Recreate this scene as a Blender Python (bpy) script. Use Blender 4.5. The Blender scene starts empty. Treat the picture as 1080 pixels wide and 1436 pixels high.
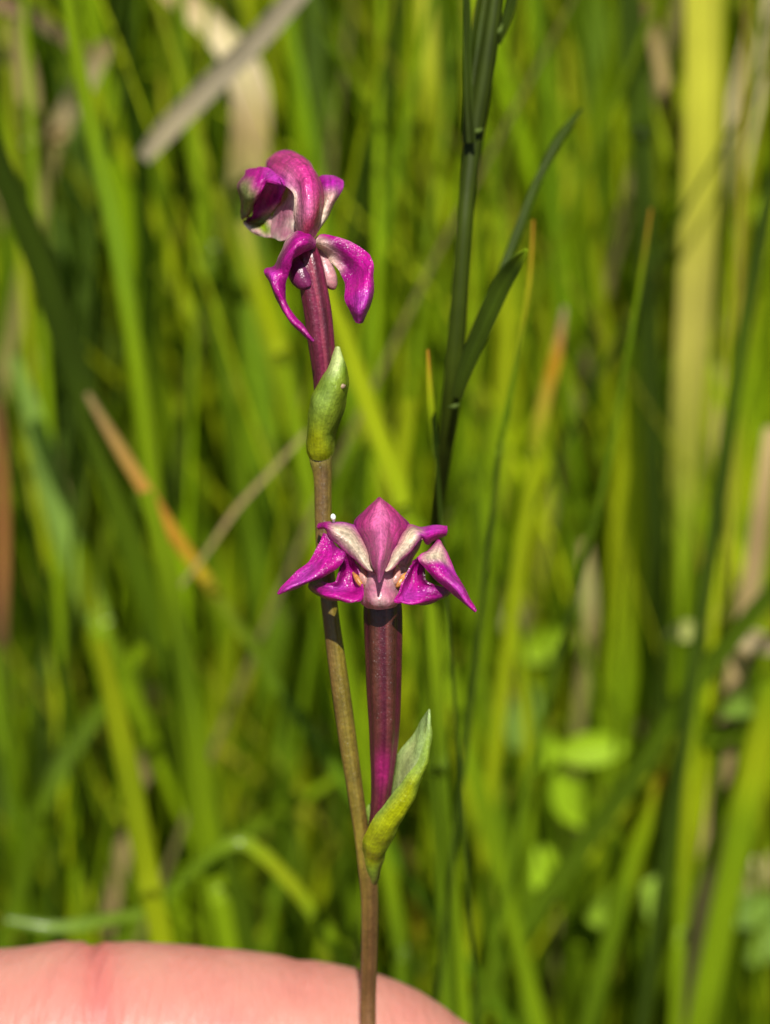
import bpy, math, random
from mathutils import Vector, noise as mnoise

random.seed(11)
SC = bpy.context.scene
COL = SC.collection
SC.unit_settings.system = 'METRIC'
SC.unit_settings.scale_length = 0.01          # one Blender unit is one centimetre (a close-up)

# ------------------------------------------------------------------ camera, sky, sun, exposure
PITCH = math.radians(22)
CAMH = 25.0                                    # camera height above the soil, cm
FPX = 2748.0                                   # focal length in photo pixels (1080 wide)
FOCUS = 12.0
BLUR_INF = 66.0                                # blur disc at infinity, photo pixels

cam = bpy.data.cameras.new('camera')
camo = bpy.data.objects.new('camera', cam); COL.objects.link(camo)
cam.sensor_fit = 'HORIZONTAL'; cam.sensor_width = 36.0
cam.lens = 36.0 * FPX / 1080.0
cam.clip_start = 0.5; cam.clip_end = 20000
camo.location = (0, 0, CAMH)
camo.rotation_euler = (math.pi / 2 - PITCH, 0, 0)
cam.dof.use_dof = True
cam.dof.focus_distance = FOCUS
ap_diam = BLUR_INF * FOCUS / FPX               # cm
cam.dof.aperture_fstop = (cam.lens * 1e-3) / ap_diam
cam.dof.aperture_blades = 0
SC.camera = camo

SUN_EL, SUN_AZ = math.radians(55), math.radians(177)      # azimuth clockwise from +Y (the view direction)
W = bpy.data.worlds.new('World'); SC.world = W; W.use_nodes = True
nt = W.node_tree; nt.nodes.clear()
sky = nt.nodes.new('ShaderNodeTexSky'); sky.sky_type = 'NISHITA'; sky.sun_disc = False
sky.sun_elevation = SUN_EL; sky.sun_rotation = SUN_AZ
bg = nt.nodes.new('ShaderNodeBackground'); bg.inputs[1].default_value = 0.05
wo = nt.nodes.new('ShaderNodeOutputWorld')
nt.links.new(sky.outputs[0], bg.inputs[0]); nt.links.new(bg.outputs[0], wo.inputs[0])

sun = bpy.data.lights.new('sun', 'SUN'); sun.energy = 5.0; sun.angle = math.radians(0.5); sun.color = (1, 0.95, 0.87)
suno = bpy.data.objects.new('sun', sun); COL.objects.link(suno)
to_sun = Vector((math.sin(SUN_AZ) * math.cos(SUN_EL), math.cos(SUN_AZ) * math.cos(SUN_EL), math.sin(SUN_EL)))
suno.rotation_euler = to_sun.to_track_quat('Z', 'Y').to_euler()
suno.location = to_sun * 100

SC.view_settings.view_transform = 'Standard'; SC.view_settings.look = 'None'
SC.view_settings.exposure = 0.82; SC.view_settings.gamma = 1.0
SC.view_settings.use_curve_mapping = False
SC.cycles.max_bounces = 8; SC.cycles.transparent_max_bounces = 4
SC.cycles.sample_clamp_indirect = 6

# ------------------------------------------------------------------ helpers
CP, SP = math.cos(PITCH), math.sin(PITCH)
FWD, UP, RIGHT = Vector((0, CP, -SP)), Vector((0, SP, CP)), Vector((1, 0, 0))
CAMPOS = Vector((0, 0, CAMH))

def P(px, py, d):
    """the point of the place that stands d cm in front of the lens at photo pixel px, py"""
    return CAMPOS + d * (FWD + RIGHT * ((px - 540) / FPX) + UP * ((718 - py) / FPX))

def cr(p0, p1, p2, p3, t):
    return 0.5 * ((2 * p1) + (p2 - p0) * t + (2 * p0 - 5 * p1 + 4 * p2 - p3) * t * t + (3 * p1 - p0 - 3 * p2 + p3) * t ** 3)

def resample(vals, n):
    """Catmull-Rom through a list of Vectors / floats, n pieces per span"""
    out = []
    m = len(vals)
    for i in range(m - 1):
        p1, p2 = vals[i], vals[i + 1]
        p0 = vals[i - 1] if i > 0 else p1 * 2 - p2
        p3 = vals[i + 2] if i + 2 < m else p2 * 2 - p1
        for k in range(n):
            out.append(cr(p0, p1, p2, p3, k / n))
    out.append(vals[-1] * 1)
    return out

def lerp(a, b, t): return a + (b - a) * t

class MB:
    def __init__(s): s.v, s.f, s.c, s.uv = [], [], [], []
    def add(s, p, c=(1, 1, 1), uv=(0, 0)):
        s.v.append(tuple(p)); s.c.append((c[0], c[1], c[2], 1)); s.uv.append(uv); return len(s.v) - 1
    def grid(s, pts, cols=None, uvs=None, closed=False):
        R, C = len(pts), len(pts[0]); b = len(s.v)
        for i in range(R):
            for j in range(C):
                s.add(pts[i][j], cols[i][j] if cols else (1, 1, 1), uvs[i][j] if uvs else (j / max(1, C - 1), i / max(1, R - 1)))
        for i in range(R - 1):
            for j in range(C if closed else C - 1):
                j2 = (j + 1) % C
                s.f.append((b + i * C + j, b + i * C + j2, b + (i + 1) * C + j2, b + (i + 1) * C + j))
        return b
    def mesh(s, name):
        me = bpy.data.meshes.new(name)
        me.from_pydata(s.v, [], s.f); me.update()
        at = me.color_attributes.new('Col', 'FLOAT_COLOR', 'POINT')
        at.data.foreach_set('color', [x for c in s.c for x in c])
        uvl = me.uv_layers.new(name='UVMap')
        li = [0] * len(me.loops); me.loops.foreach_get('vertex_index', li)
        uvl.data.foreach_set('uv', [x for i in li for x in s.uv[i]])
        me.polygons.foreach_set('use_smooth', [True] * len(me.polygons))
        return me
    def build(s, name, mat, parent=None, thick=0.0, weld=False):
        me = s.mesh(name); me.materials.append(mat)
        o = bpy.data.objects.new(name, me); COL.objects.link(o)
        if parent: o.parent = parent
        if weld:
            w = o.modifiers.new('weld', 'WELD'); w.merge_threshold = 0.0008
        if thick:
            m = o.modifiers.new('thick', 'SOLIDIFY'); m.thickness = thick; m.offset = 0
            e = o.modifiers.new('crisp', 'EDGE_SPLIT'); e.split_angle = math.radians(50)
        return o

def tag(o, label=None, cat=None, group=None, kind=None):
    if label: o['label'] = label
    if cat: o['category'] = cat
    if group: o['group'] = group
    if kind: o['kind'] = kind
    return o

def empty(name, loc):
    o = bpy.data.objects.new(name, None); COL.objects.link(o); o.location = loc; o.empty_display_size = 0.5
    return o

def adopt(o, root):
    """parent o to root, keeping its world place"""
    o.parent = root
    o.matrix_parent_inverse = root_matrix(root).inverted()

def root_matrix(o):
    from mathutils import Matrix
    m = Matrix.Translation(o.location)
    return root_matrix(o.parent) @ o.matrix_parent_inverse @ m if o.parent else m

# ------------------------------------------------------------------ materials
def N(nt, t, **kw):
    n = nt.nodes.new(t)
    for k, v in kw.items():
        if k.startswith('i_'): n.inputs[k[2:].replace('_', ' ')].default_value = v
        else: setattr(n, k, v)
    return n

def leafy(name, transl=0.4, rough=0.45, spec=0.4, bump=0.2, bump_scale=60, stretch=(1, 1, 1), var=0.35, var_scale=3.0, uvveins=0, vein_mix=0.25, cells=0, cell_bump=0.5, tboost=1.4, sss=0.0, sparkle=0.0, sparkle_scale=80, grain=0.0, grain_scale=60, coat=0.0):
    m = bpy.data.materials.new(name); m.use_nodes = True
    nt = m.node_tree; nt.nodes.clear(); L = nt.links.new
    out = N(nt, 'ShaderNodeOutputMaterial')
    col = N(nt, 'ShaderNodeVertexColor', layer_name='Col')
    tc = N(nt, 'ShaderNodeTexCoord')
    no = N(nt, 'ShaderNodeTexNoise'); no.inputs['Scale'].default_value = var_scale; no.inputs['Detail'].default_value = 6  # random variation of the surface tone
    L(tc.outputs['Object'], no.inputs['Vector'])
    ramp = N(nt, 'ShaderNodeMapRange'); ramp.inputs[1].default_value = 0.3; ramp.inputs[2].default_value = 0.7
    ramp.inputs[3].default_value = 1 - var; ramp.inputs[4].default_value = 1 + var
    L(no.outputs[0], ramp.inputs[0])
    mul = N(nt, 'ShaderNodeVectorMath', operation='SCALE')
    L(col.outputs[0], mul.inputs[0]); L(ramp.outputs[0], mul.inputs['Scale'])
    base = mul.outputs[0]
    if grain:
        gn = N(nt, 'ShaderNodeTexNoise'); gn.inputs['Scale'].default_value = grain_scale; gn.inputs['Detail'].default_value = 4
        L(tc.outputs['Object'], gn.inputs['Vector'])
        gr = N(nt, 'ShaderNodeMapRange'); gr.inputs[1].default_value = .3; gr.inputs[2].default_value = .7
        gr.inputs[3].default_value = 1 - grain; gr.inputs[4].default_value = 1 + grain
        L(gn.outputs[0], gr.inputs[0])
        gm = N(nt, 'ShaderNodeVectorMath', operation='SCALE'); L(base, gm.inputs[0]); L(gr.outputs[0], gm.inputs['Scale']); base = gm.outputs[0]
    bump_h = None
    if uvveins:
        mp = N(nt, 'ShaderNodeMapping'); mp.inputs['Scale'].default_value = (uvveins, 1.2, 1)
        L(tc.outputs['UV'], mp.inputs['Vector'])
        n2 = N(nt, 'ShaderNodeTexNoise'); n2.inputs['Scale'].default_value = 1.0; n2.inputs['Detail'].default_value = 3
        L(mp.outputs[0], n2.inputs['Vector'])
        r2 = N(nt, 'ShaderNodeMapRange'); r2.inputs[1].default_value = 0.3; r2.inputs[2].default_value = 0.7
        r2.inputs[3].default_value = 1 - vein_mix; r2.inputs[4].default_value = 1 + vein_mix
        L(n2.outputs[0], r2.inputs[0])
        m2 = N(nt, 'ShaderNodeVectorMath', operation='SCALE'); L(base, m2.inputs[0]); L(r2.outputs[0], m2.inputs['Scale'])
        base = m2.outputs[0]; bump_h = n2.outputs[0]
    b1 = N(nt, 'ShaderNodeTexNoise'); b1.inputs['Scale'].default_value = bump_scale; b1.inputs['Detail'].default_value = 3
    mp3 = N(nt, 'ShaderNodeMapping'); mp3.inputs['Scale'].default_value = stretch
    L(tc.outputs['Object'], mp3.inputs['Vector']); L(mp3.outputs[0], b1.inputs['Vector'])
    bn = N(nt, 'ShaderNodeBump'); bn.inputs['Strength'].default_value = bump; bn.inputs['Distance'].default_value = 0.01
    L(b1.outputs[0], bn.inputs['Height']); nrm = bn.outputs[0]
    if cells:
        vo = N(nt, 'ShaderNodeTexVoronoi'); vo.inputs['Scale'].default_value = cells
        L(tc.outputs['Object'], vo.inputs['Vector'])
        bn2 = N(nt, 'ShaderNodeBump'); bn2.invert = True
        bn2.inputs['Strength'].default_value = cell_bump; bn2.inputs['Distance'].default_value = 0.006
        L(vo.outputs['Distance'], bn2.inputs['Height']); L(nrm, bn2.inputs['Normal']); nrm = bn2.outputs[0]
    if bump_h is not None:
        bn3 = N(nt, 'ShaderNodeBump'); bn3.inputs['Strength'].default_value = 0.35; bn3.inputs['Distance'].default_value = 0.01
        L(bump_h, bn3.inputs['Height']); L(nrm, bn3.inputs['Normal']); nrm = bn3.outputs[0]
    pr = N(nt, 'ShaderNodeBsdfPrincipled')
    pr.inputs['Roughness'].default_value = rough; pr.inputs['Specular IOR Level'].default_value = spec
    if sss:
        pr.inputs['Subsurface Weight'].default_value = sss
        pr.inputs['Subsurface Radius'].default_value = (0.06, 0.02, 0.03); pr.inputs['Subsurface Scale'].default_value = 1.0
    L(base, pr.inputs['Base Color']); L(nrm, pr.inputs['Normal'])
    if coat: pr.inputs['Coat Weight'].default_value = coat; pr.inputs['Coat Roughness'].default_value = 0.2
    if sparkle:                      # every surface cell is a tiny lens with a tilt of its own: it glitters in the sun
        vs = N(nt, 'ShaderNodeTexVoronoi'); vs.inputs['Scale'].default_value = sparkle_scale
        L(tc.outputs['Object'], vs.inputs['Vector'])
        sb = N(nt, 'ShaderNodeVectorMath', operation='SUBTRACT'); sb.inputs[1].default_value = (.5, .5, .5)
        L(vs.outputs['Color'], sb.inputs[0])
        sc_ = N(nt, 'ShaderNodeVectorMath', operation='SCALE'); sc_.inputs['Scale'].default_value = 0.8; L(sb.outputs[0], sc_.inputs[0])
        ad = N(nt, 'ShaderNodeVectorMath', operation='ADD'); L(sc_.outputs[0], ad.inputs[0]); L(nrm, ad.inputs[1])
        nn = N(nt, 'ShaderNodeVectorMath', operation='NORMALIZE'); L(ad.outputs[0], nn.inputs[0])
        pr.inputs['Coat Weight'].default_value = sparkle; pr.inputs['Coat Roughness'].default_value = 0.28
        L(nn.outputs[0], pr.inputs['Coat Normal'])
    if transl:
        tr = N(nt, 'ShaderNodeBsdfTranslucent')
        tb = N(nt, 'ShaderNodeVectorMath', operation='SCALE'); tb.inputs['Scale'].default_value = tboost
        L(base, tb.inputs[0]); L(tb.outputs[0], tr.inputs['Color']); L(nrm, tr.inputs['Normal'])
        mx = N(nt, 'ShaderNodeMixShader'); mx.inputs[0].default_value = transl
        L(pr.outputs[0], mx.inputs[1]); L(tr.outputs[0], mx.inputs[2]); L(mx.outputs[0], out.inputs[0])
    else:
        L(pr.outputs[0], out.inputs[0])
    return m

M_GRASS = leafy('grass_blade_material', transl=0.42, rough=0.5, spec=0.12, bump=0.1, bump_scale=8, var=0.22, var_scale=0.5, uvveins=14, vein_mix=0.3, tboost=1.7, coat=0.22)
M_STRAW = leafy('dry_straw_material', transl=0.2, rough=0.65, spec=0.25, bump=0.3, bump_scale=10, var=0.3, var_scale=0.8, uvveins=18, vein_mix=0.3)
M_STALK = leafy('dark_stalk_material', transl=0.0, rough=0.5, spec=0.12, bump=0.35, bump_scale=22, stretch=(1, 1, .25), var=0.3, var_scale=2.5, uvveins=16, vein_mix=0.35)
M_LEAF = leafy('weed_leaf_material', transl=0.45, rough=0.5, spec=0.08, bump=0.2, bump_scale=6, var=0.2, var_scale=1.2, tboost=1.6)
M_PETAL = leafy('petal_material', transl=0.42, rough=0.42, spec=0.3, bump=0.35, bump_scale=9, var=0.2, var_scale=8, uvveins=20, vein_mix=0.22, cells=70, cell_bump=0.4, tboost=1.35, sparkle=0.8, sparkle_scale=135, grain=0.28, grain_scale=48)
M_WAXY = leafy('waxy_column_material', transl=0.25, rough=0.34, spec=0.4, bump=0.35, bump_scale=22, var=0.25, var_scale=9, sss=0.3, tboost=1.1, grain=.2, grain_scale=40, cells=60, cell_bump=.3)
M_STEM = leafy('orchid_stem_material', transl=0.0, rough=0.34, spec=0.36, bump=0.4, bump_scale=55, stretch=(1, 1, .3), var=0.22, var_scale=7, uvveins=26, vein_mix=0.22, cells=60, cell_bump=0.22, sss=0.05, sparkle=0.08, sparkle_scale=140, grain=0.22, grain_scale=40)
M_BRACT = leafy('bract_material', transl=0.5, rough=0.42, spec=0.3, bump=0.3, bump_scale=24, var=0.2, var_scale=6, uvveins=22, vein_mix=0.16, cells=55, cell_bump=0.35, tboost=1.5, sparkle=0.2, sparkle_scale=130, grain=0.2, grain_scale=45)

def soil_mat():
    m = bpy.data.materials.new('soil_material'); m.use_nodes = True; nt = m.node_tree; L = nt.links.new
    pr = nt.nodes['Principled BSDF']; pr.inputs['Roughness'].default_value = 0.95
    tc = N(nt, 'ShaderNodeTexCoord'); no = N(nt, 'ShaderNodeTexNoise'); no.inputs['Scale'].default_value = 0.6; no.inputs['Detail'].default_value = 9
    L(tc.outputs['Object'], no.inputs['Vector'])
    r = N(nt, 'ShaderNodeValToRGB'); e = r.color_ramp.elements
    e[0].position = 0.35; e[0].color = (0.018, 0.02, 0.008, 1); e[1].position = 0.7; e[1].color = (0.07, 0.06, 0.025, 1)
    L(no.outputs[0], r.inputs[0]); L(r.outputs[0], pr.inputs['Base Color'])
    b = N(nt, 'ShaderNodeBump'); b.inputs['Strength'].default_value = 0.8; L(no.outputs[0], b.inputs['Height']); L(b.outputs[0], pr.inputs['Normal'])
    return m

# ------------------------------------------------------------------ ground
g = MB()
R = 6000
xs = [-R, -400, -150, -60] + [x * 6 for x in range(-9, 10)] + [60, 150, 400, R]
ys = [-R, -200, -60] + [y * 6 for y in range(-5, 30)] + [200, 400, 1000, R]
g.grid([[(x, y, 0.5 * mnoise.noise(Vector((x * .07, y * .07, 3))) if abs(x) < 300 and -100 < y < 500 else 0) for x in xs] for y in ys])
tag(g.build('ground', soil_mat()), 'dark damp soil under the dense grass', kind='structure')

# ------------------------------------------------------------------ blades of grass
def blade(mb, pts, wid, cols, yaw=0.0, fold=0.25, n=4, across=4, uvlen=None, face=None, shape=None):
    """pts world points tip..root or root..tip; wid half-width list (cm) per point; cols colour list per point"""
    c = resample([Vector(p) for p in pts], n)
    w = resample([float(x) for x in wid], n)
    k = resample([Vector(x) for x in cols], n)
    rows, cc, uv = [], [], []
    ln = 0.0
    for i, p in enumerate(c):
        t = (c[min(i + 1, len(c) - 1)] - c[max(i - 1, 0)]).normalized()
        view = (CAMPOS - p).normalized() if face is None else face
        side = t.cross(view)
        if side.length < 1e-4: side = RIGHT.copy()
        side.normalize(); nrm = side.cross(t).normalized()
        a = yaw(i / (len(c) - 1)) if callable(yaw) else yaw
        s2 = side * math.cos(a) + nrm * math.sin(a); n2 = nrm * math.cos(a) - side * math.sin(a)
        if i: ln += (p - c[i - 1]).length
        row, ro, ru = [], [], []
        for j in range(across + 1):
            u = j / across * 2 - 1
            row.append(p + s2 * (w[i] * u) - n2 * (abs(w[i]) * fold * (1 - abs(u) ** 1.3)))
            mid = 1.0 + 0.22 * (abs(u) < 0.3)
            ro.append((max(0, k[i].x) * mid, max(0, k[i].y) * mid, max(0, k[i].z) * mid)); ru.append((j / across, ln * 0.3))
        rows.append(row); cc.append(ro); uv.append(ru)
    mb.grid(rows, cc, uv)

GB = (0.155, 0.235, 0.004)      # bright green
GY = (0.245, 0.295, 0.005)      # yellow green
GM = (0.092, 0.152, 0.004)     # mid green
GD = (0.032, 0.055, 0.004)    # dark green
GP = (0.17, 0.27, 0.045)       # pale blue green
YE = (0.46, 0.45, 0.045)      # yellow
TA = (0.34, 0.25, 0.11)       # tan
BE = (0.46, 0.38, 0.22)       # beige
OR = (0.40, 0.19, 0.02)       # orange
BR = (0.13, 0.075, 0.03)      # brown
GG = (0.27, 0.23, 0.15)       # grey tan

def mixc(a, b, t): return tuple(lerp(a[i], b[i], t) for i in range(3))

GROUP = 'single grass blades standing behind the orchid'
def grass_thing(pts, d, wpx, cols, label, name='grass_blade', cat='grass blade', mat=None, yaw=0.25, fold=0.25, root=True, group=GROUP, tipw=0.25, d2=None):
    """pts: photo pixels from the top of the blade down; then it runs on to its root in the soil"""
    n = len(pts); d2 = d if d2 is None else d2
    my = sum(p[1] for p in pts) / n
    ds = [lerp(d, d2, i / (n - 1)) + .38 * (pts[i][1] - my) * d / FPX for i in range(n)]
    wp = [P(px, py, dd) for (px, py), dd in zip(pts, ds)]
    if not isinstance(wpx, (list, tuple)): wpx = [wpx * tipw] + [wpx] * (n - 1)
    slim = (.74 if 'very dark' in label else .7) if 'blade' in name else .9
    wd = [0.5 * slim * w * dd / FPX for w, dd in zip(wpx, ds)]
    cl = list(cols) if isinstance(cols, list) else [cols] * n
    while len(cl) < n: cl.append(cl[-1])
    if root:
        last, prev = wp[-1], wp[-2]
        z = last.z
        dirv = (last - prev).normalized()
        if dirv.z < -0.3: base = last + dirv * (z / -dirv.z)
        else: base = Vector((last.x + dirv.x * 3, last.y + .5, 0))
        base.z = -0.2
        wp += [last.lerp(base, 0.45), base]; wd += [wd[-1], wd[-1] * .8]; cl += [cl[-1], cl[-1]]
    mb = MB(); blade(mb, wp, wd, cl, yaw=yaw, fold=fold)
    o = mb.build(name, mat or M_GRASS)
    base = wp[-1]
    o.data.transform(__import__('mathutils').Matrix.Translation(-base)); o.location = base
    return tag(o, label, cat, group)

B = grass_thing
# left half
B([(78, -120), (95, 0), (120, 140), (160, 320), (190, 500), (215, 690)], 17.5, [24, 28, 32, 36, 36, 36], [GB, GB, GB, (0.15, 0.25, .01), GB, GB], 'long bright green blade rising straight through the upper left', fold=.5)
B([(-60, 60), (-10, 210), (45, 340), (100, 500), (150, 650), (195, 800)], 16.6, [40, 50, 56, 60, 56, 50], [GD, GD, mixc(GD, GM, .15), GD, mixc(GD, GM, .3), mixc(GD, GM, .6)], 'broad very dark green blade slanting down from the left edge', yaw=.4, d2=18)
B([(122, 552), (175, 640), (235, 735), (305, 835), (370, 930)], 18.2, [12, 24, 27, 27, 24], [mixc(TA, BR, .3), mixc(TA, OR, .6), OR, mixc(OR, GY, .6), GM], 'drying blade turning from tan to orange beside the dark blade', name='dry_grass_blade', cat='dry blade')
B([(20, 500), (48, 590), (85, 730), (135, 860), (180, 960)], 20.5, [20, 44, 54, 54, 40], [GP, GP, GP, mixc(GP, GB, .5), GB], 'pale bluish green blade at the lower left of the dark blade')
B([(140, 900), (165, 1010), (185, 1110), (212, 1250), (232, 1345)], 17.2, [26, 44, 48, 46, 44], [GY, GY, mixc(GY, GB, .4), GY, GY], 'wide glowing yellow green blade above the left end of the finger')
B([(205, 690), (235, 800), (258, 930), (280, 1080), (305, 1240), (325, 1350)], 17.6, [30, 38, 40, 42, 42, 40], [GB, GB, GM, GB, GB, GB], 'long straight green blade running down to the finger joint')
B([(215, 1275), (275, 1215), (338, 1180), (400, 1230), (450, 1295), (495, 1370)], 18, [18, 24, 30, 30, 30, 30], [GM, GM, GB, GY, GB, GB], 'bent yellow green blade folded into an arch above the finger')
B([(430, 605), (380, 660), (330, 715), (285, 780), (230, 850)], 17.8, [8, 9, 9, 8, 5], [mixc(TA, GM, .45), mixc(TA, GM, .3), mixc(TA, BR, .3), mixc(TA, GM, .4)], 'thin tan straw slanting behind the brown orchid stem', name='straw', cat='straw', mat=M_STRAW, group=None, root=False)
B([(425, -20), (370, 45), (300, 115), (235, 180), (200, 222)], 18.6, [36, 36, 38, 36, 24], [GG, GG, GG, mixc(GG, BE, .4), GG], 'stiff grey tan straw lying diagonally across the upper left', name='straw', cat='straw', mat=M_STRAW, group=None, root=False)
B([(200, -60), (250, -5), (305, 45), (345, 105), (352, 180), (345, 270), (350, 350)], 20.6, [34, 40, 44, 60, 62, 58, 50], [BR, TA, BE, BE, TA, mixc(TA, GM, .5), GM], 'broad bent straw hanging behind the upper orchid flower', name='straw', cat='straw', mat=M_STRAW, group=None)
B([(340, 310), (365, 400), (395, 500), (420, 620)], 19, [22, 32, 36, 36], [mixc(GY, TA, .4), GY, GY, GB], 'yellowish blade just left of the upper orchid flower')
B([(455, 395), (490, 490), (528, 600), (570, 715), (600, 830)], 17.6, [26, 34, 38, 38, 36], [GY, GY, GY, mixc(GY, GB, .4), GB], 'yellow green blade slanting down to the right of the upper bract')
B([(-4, 560), (2, 660), (4, 780), (2, 900), (10, 1000)], 20, [20, 26, 26, 24, 20], [BR, (0.28, .12, .04), (0.28, .12, .04), BR, GM], 'rusty brown dead blade at the very left edge', name='dry_grass_blade', cat='dry blade')
B([(-40, -5), (20, 12), (70, 38), (120, 75)], 20, [22, 24, 24, 20], [BR, BR, mixc(BR, GD, .4), BR], 'short dark brown twig in the top left corner', name='twig', cat='twig', mat=M_STRAW, group=None, root=False)
B([(150, 60), (110, 130), (75, 200), (55, 290)], 20.8, [36, 46, 46, 36], [TA, BE, TA, mixc(TA, GM, .4)], 'tan curled dead blade near the top left corner', name='dry_grass_blade', cat='dry blade')
B([(10, 30), (30, 110), (35, 200), (20, 300)], 21.2, [50, 66, 60, 40], [mixc(TA, GM, .4), TA, mixc(TA, GM, .5), GM], 'faded olive blade behind the top left twig')
B([(200, 905), (150, 980), (95, 1060), (55, 1140), (30, 1230)], 20, [24, 34, 40, 40, 36], [GB, GM, mixc(GM, GP, .3), GM, GM], 'green blade leaning up to the right from the lower left')
B([(215, 960), (205, 1050), (185, 1140), (160, 1250)], 22, [28, 36, 36, 30], [TA, mixc(TA, GM, .3), TA, TA], 'dull tan dead blade among the lower left grass', name='dry_grass_blade', cat='dry blade')
B([(470, 1090), (410, 1130), (350, 1165), (270, 1220), (190, 1300)], 21, [16, 24, 28, 28, 28], [GB, GB, GM, GB, GM], 'green blade crossing left of the lower stem at a shallow slant')
B([(455, 1010), (462, 1090), (470, 1180), (478, 1260)], 24, [26, 32, 30, 28], [BE, TA, mixc(TA, GM, .5), GM], 'cream dead blade hugging the left side of the lower stem', name='dry_grass_blade', cat='dry blade')
B([(335, 560), (350, 680), (372, 800), (385, 930), (392, 1050)], 23, [20, 32, 40, 40, 36], [GB, GB, GB, GM, GM], 'mid green blade between the orange blade and the brown stem')
B([(10, 1290), (80, 1300), (150, 1290), (230, 1275)], 18, [16, 22, 26, 20], [GM, mixc(GM, GP, .5), GM, GM], 'blade lying flat just above the finger at the left edge', root=False)
B([(250, -40), (256, 60), (268, 190), (292, 340), (310, 480)], 20.5, [20, 26, 28, 28, 26], [GB, GM, GB, GB, GM], 'green blade standing behind the diagonal grey straw')
B([(436, -60), (440, 40), (444, 150), (436, 300)], 23, [34, 46, 50, 40], [mixc(GD, GP, .25)] * 4, 'dull bluish dark blade above the upper orchid flower')
B([(28, 200), (60, 260), (40, 380), (15, 520)], 22, [20, 34, 36, 30], [GY, GB, GY, GM], 'yellow green blade behind the dark blade at the left edge')
B([(115, 760), (128, 860), (150, 960), (168, 1060)], 21, [24, 36, 36, 30], [GB, GY, GB, GM], 'soft green blade low on the left behind the glowing one')
B([(452, 690), (440, 800), (452, 930), (470, 1060)], 22, [22, 34, 36, 34], [GB, GY, GB, GM], 'light green blade directly behind the brown orchid stem')
# right half
B([(880, -60), (888, 60), (900, 180), (905, 320)], 19.5, [40, 54, 56, 44], [GD, GD, mixc(GD, GM, .3), GD], 'dark broad blade left of the wide yellow blade')
B([(1052, 420), (1044, 560), (1052, 700), (1070, 820)], 22, [34, 50, 54, 44], [GY, GB, GY, GB], 'yellow green blade between the dark upright blade and right edge')
B([(770, 60), (775, 200), (778, 340), (770, 520)], 22, [26, 36, 38, 36], [GM, GB, GB, GY], 'green upright blade behind the long thin stalk leaf')
B([(820, 760), (826, 830), (824, 900), (815, 980)], 22, [20, 32, 34, 26], [TA, mixc(BE, GY, .4), TA, mixc(TA, GM, .5)], 'faded tan blade above the horizontal oval leaf', name='dry_grass_blade', cat='dry blade')
B([(665, 640), (672, 760), (668, 900), (690, 1060)], 19.5, [14, 24, 26, 26], [GM, GM, GB, GM], 'mid green blade right of the front flower tip')
B([(725, 880), (738, 1010), (742, 1150), (738, 1330)], 20, [12, 20, 22, 22], [GB, GY, GB, GM], 'slim light green stem blade through the round leaves')
B([(515, 1140), (545, 1230), (560, 1330), (566, 1420)], 19, [20, 30, 32, 30], [GM, GB, GM, GM], 'green blade just right of the bare lower orchid stem')
B([(596, -60), (600, 60), (608, 180), (622, 340), (630, 480)], 22, [30, 36, 36, 34, 34], [YE, mixc(YE, GY, .4), GY, GY, GB], 'yellow blade just left of the dark stalk top')
B([(1010, -90), (1012, 60), (1006, 240), (1000, 420), (990, 600), (985, 760)], 21.5, [26, 34, 36, 36, 32, 30], [YE, GY, mixc(YE, GY, .5), GY, GY, GB], 'narrower yellow green blade close along the right side of the wide pale yellow blade')
B([(985, -90), (986, 60), (984, 250), (974, 430), (962, 640), (955, 860)], 20.5, [68, 74, 76, 70, 60, 56], [YE, YE, YE, mixc(YE, TA, .4), mixc(GY, TA, .3), GB], 'very wide pale yellow blade near the upper right corner', yaw=.1)
B([(1095, -80), (1065, 60), (1038, 170), (1018, 280), (1008, 400), (1000, 540)], 22.5, [46, 50, 52, 48, 36, 30], [BE, BE, BE, mixc(BE, GG, .4), TA, TA], 'thick beige dead stem beside the wide yellow blade', name='straw', cat='straw', mat=M_STRAW, group=None)
B([(905, 0), (922, 70), (940, 150), (960, 240)], 21, [16, 26, 26, 20], [BR, TA, mixc(TA, BR, .3), mixc(BR, GD, .5)], 'short brown tan blade left of the wide yellow blade', name='dry_grass_blade', cat='dry blade', )
B([(792, 430), (780, 500), (764, 560), (748, 640), (735, 740)], 18.4, [8, 24, 28, 26, 26], [mixc(BE, BR, .3), OR, mixc(OR, YE, .5), GY, GY], 'blade with a glowing orange tip right of the dark stalk')
B([(748, 308), (742, 400), (722, 520), (700, 640), (685, 770)], 14.6, [4, 9, 11, 12, 12], [OR, mixc(GY, OR, .3), GM, GM, GD], 'thin blade with a sharp rust tip close behind the dark stalk leaf')
B([(913, 292), (900, 380), (872, 540), (848, 670), (800, 860), (745, 1080), (700, 1300)], 16.6, [4, 9, 12, 14, 15, 16, 16], [OR, mixc(GY, GM, .5), GM, GM, GD, GM, GM], 'long slender rust tipped blade slanting across the right half')
B([(1150, 760), (1070, 845), (965, 975), (860, 1130), (770, 1250), (690, 1370)], 19, [34, 44, 50, 50, 46, 40], [mixc(GD, GM, .5)] * 2 + [mixc(GD, GM, .6)] * 2 + [mixc(GD, GM, .8)] * 2, 'broad dark blade slanting across the lower right', yaw=.6)
B([(1085, 240), (1062, 360), (1035, 520), (1010, 690), (985, 860)], 17.4, [20, 28, 30, 30, 28], [GD, GD, mixc(GD, GM, .4), GD, GD], 'dark upright blade near the right edge')
B([(1082, 600), (1062, 760), (1038, 920), (1012, 1090), (985, 1270)], 20, [22, 30, 32, 34, 30], [TA, mixc(TA, BR, .4), TA, mixc(TA, BR, .5), TA], 'brown dead stem near the lower right edge', name='straw', cat='straw', mat=M_STRAW, group=None)
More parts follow.
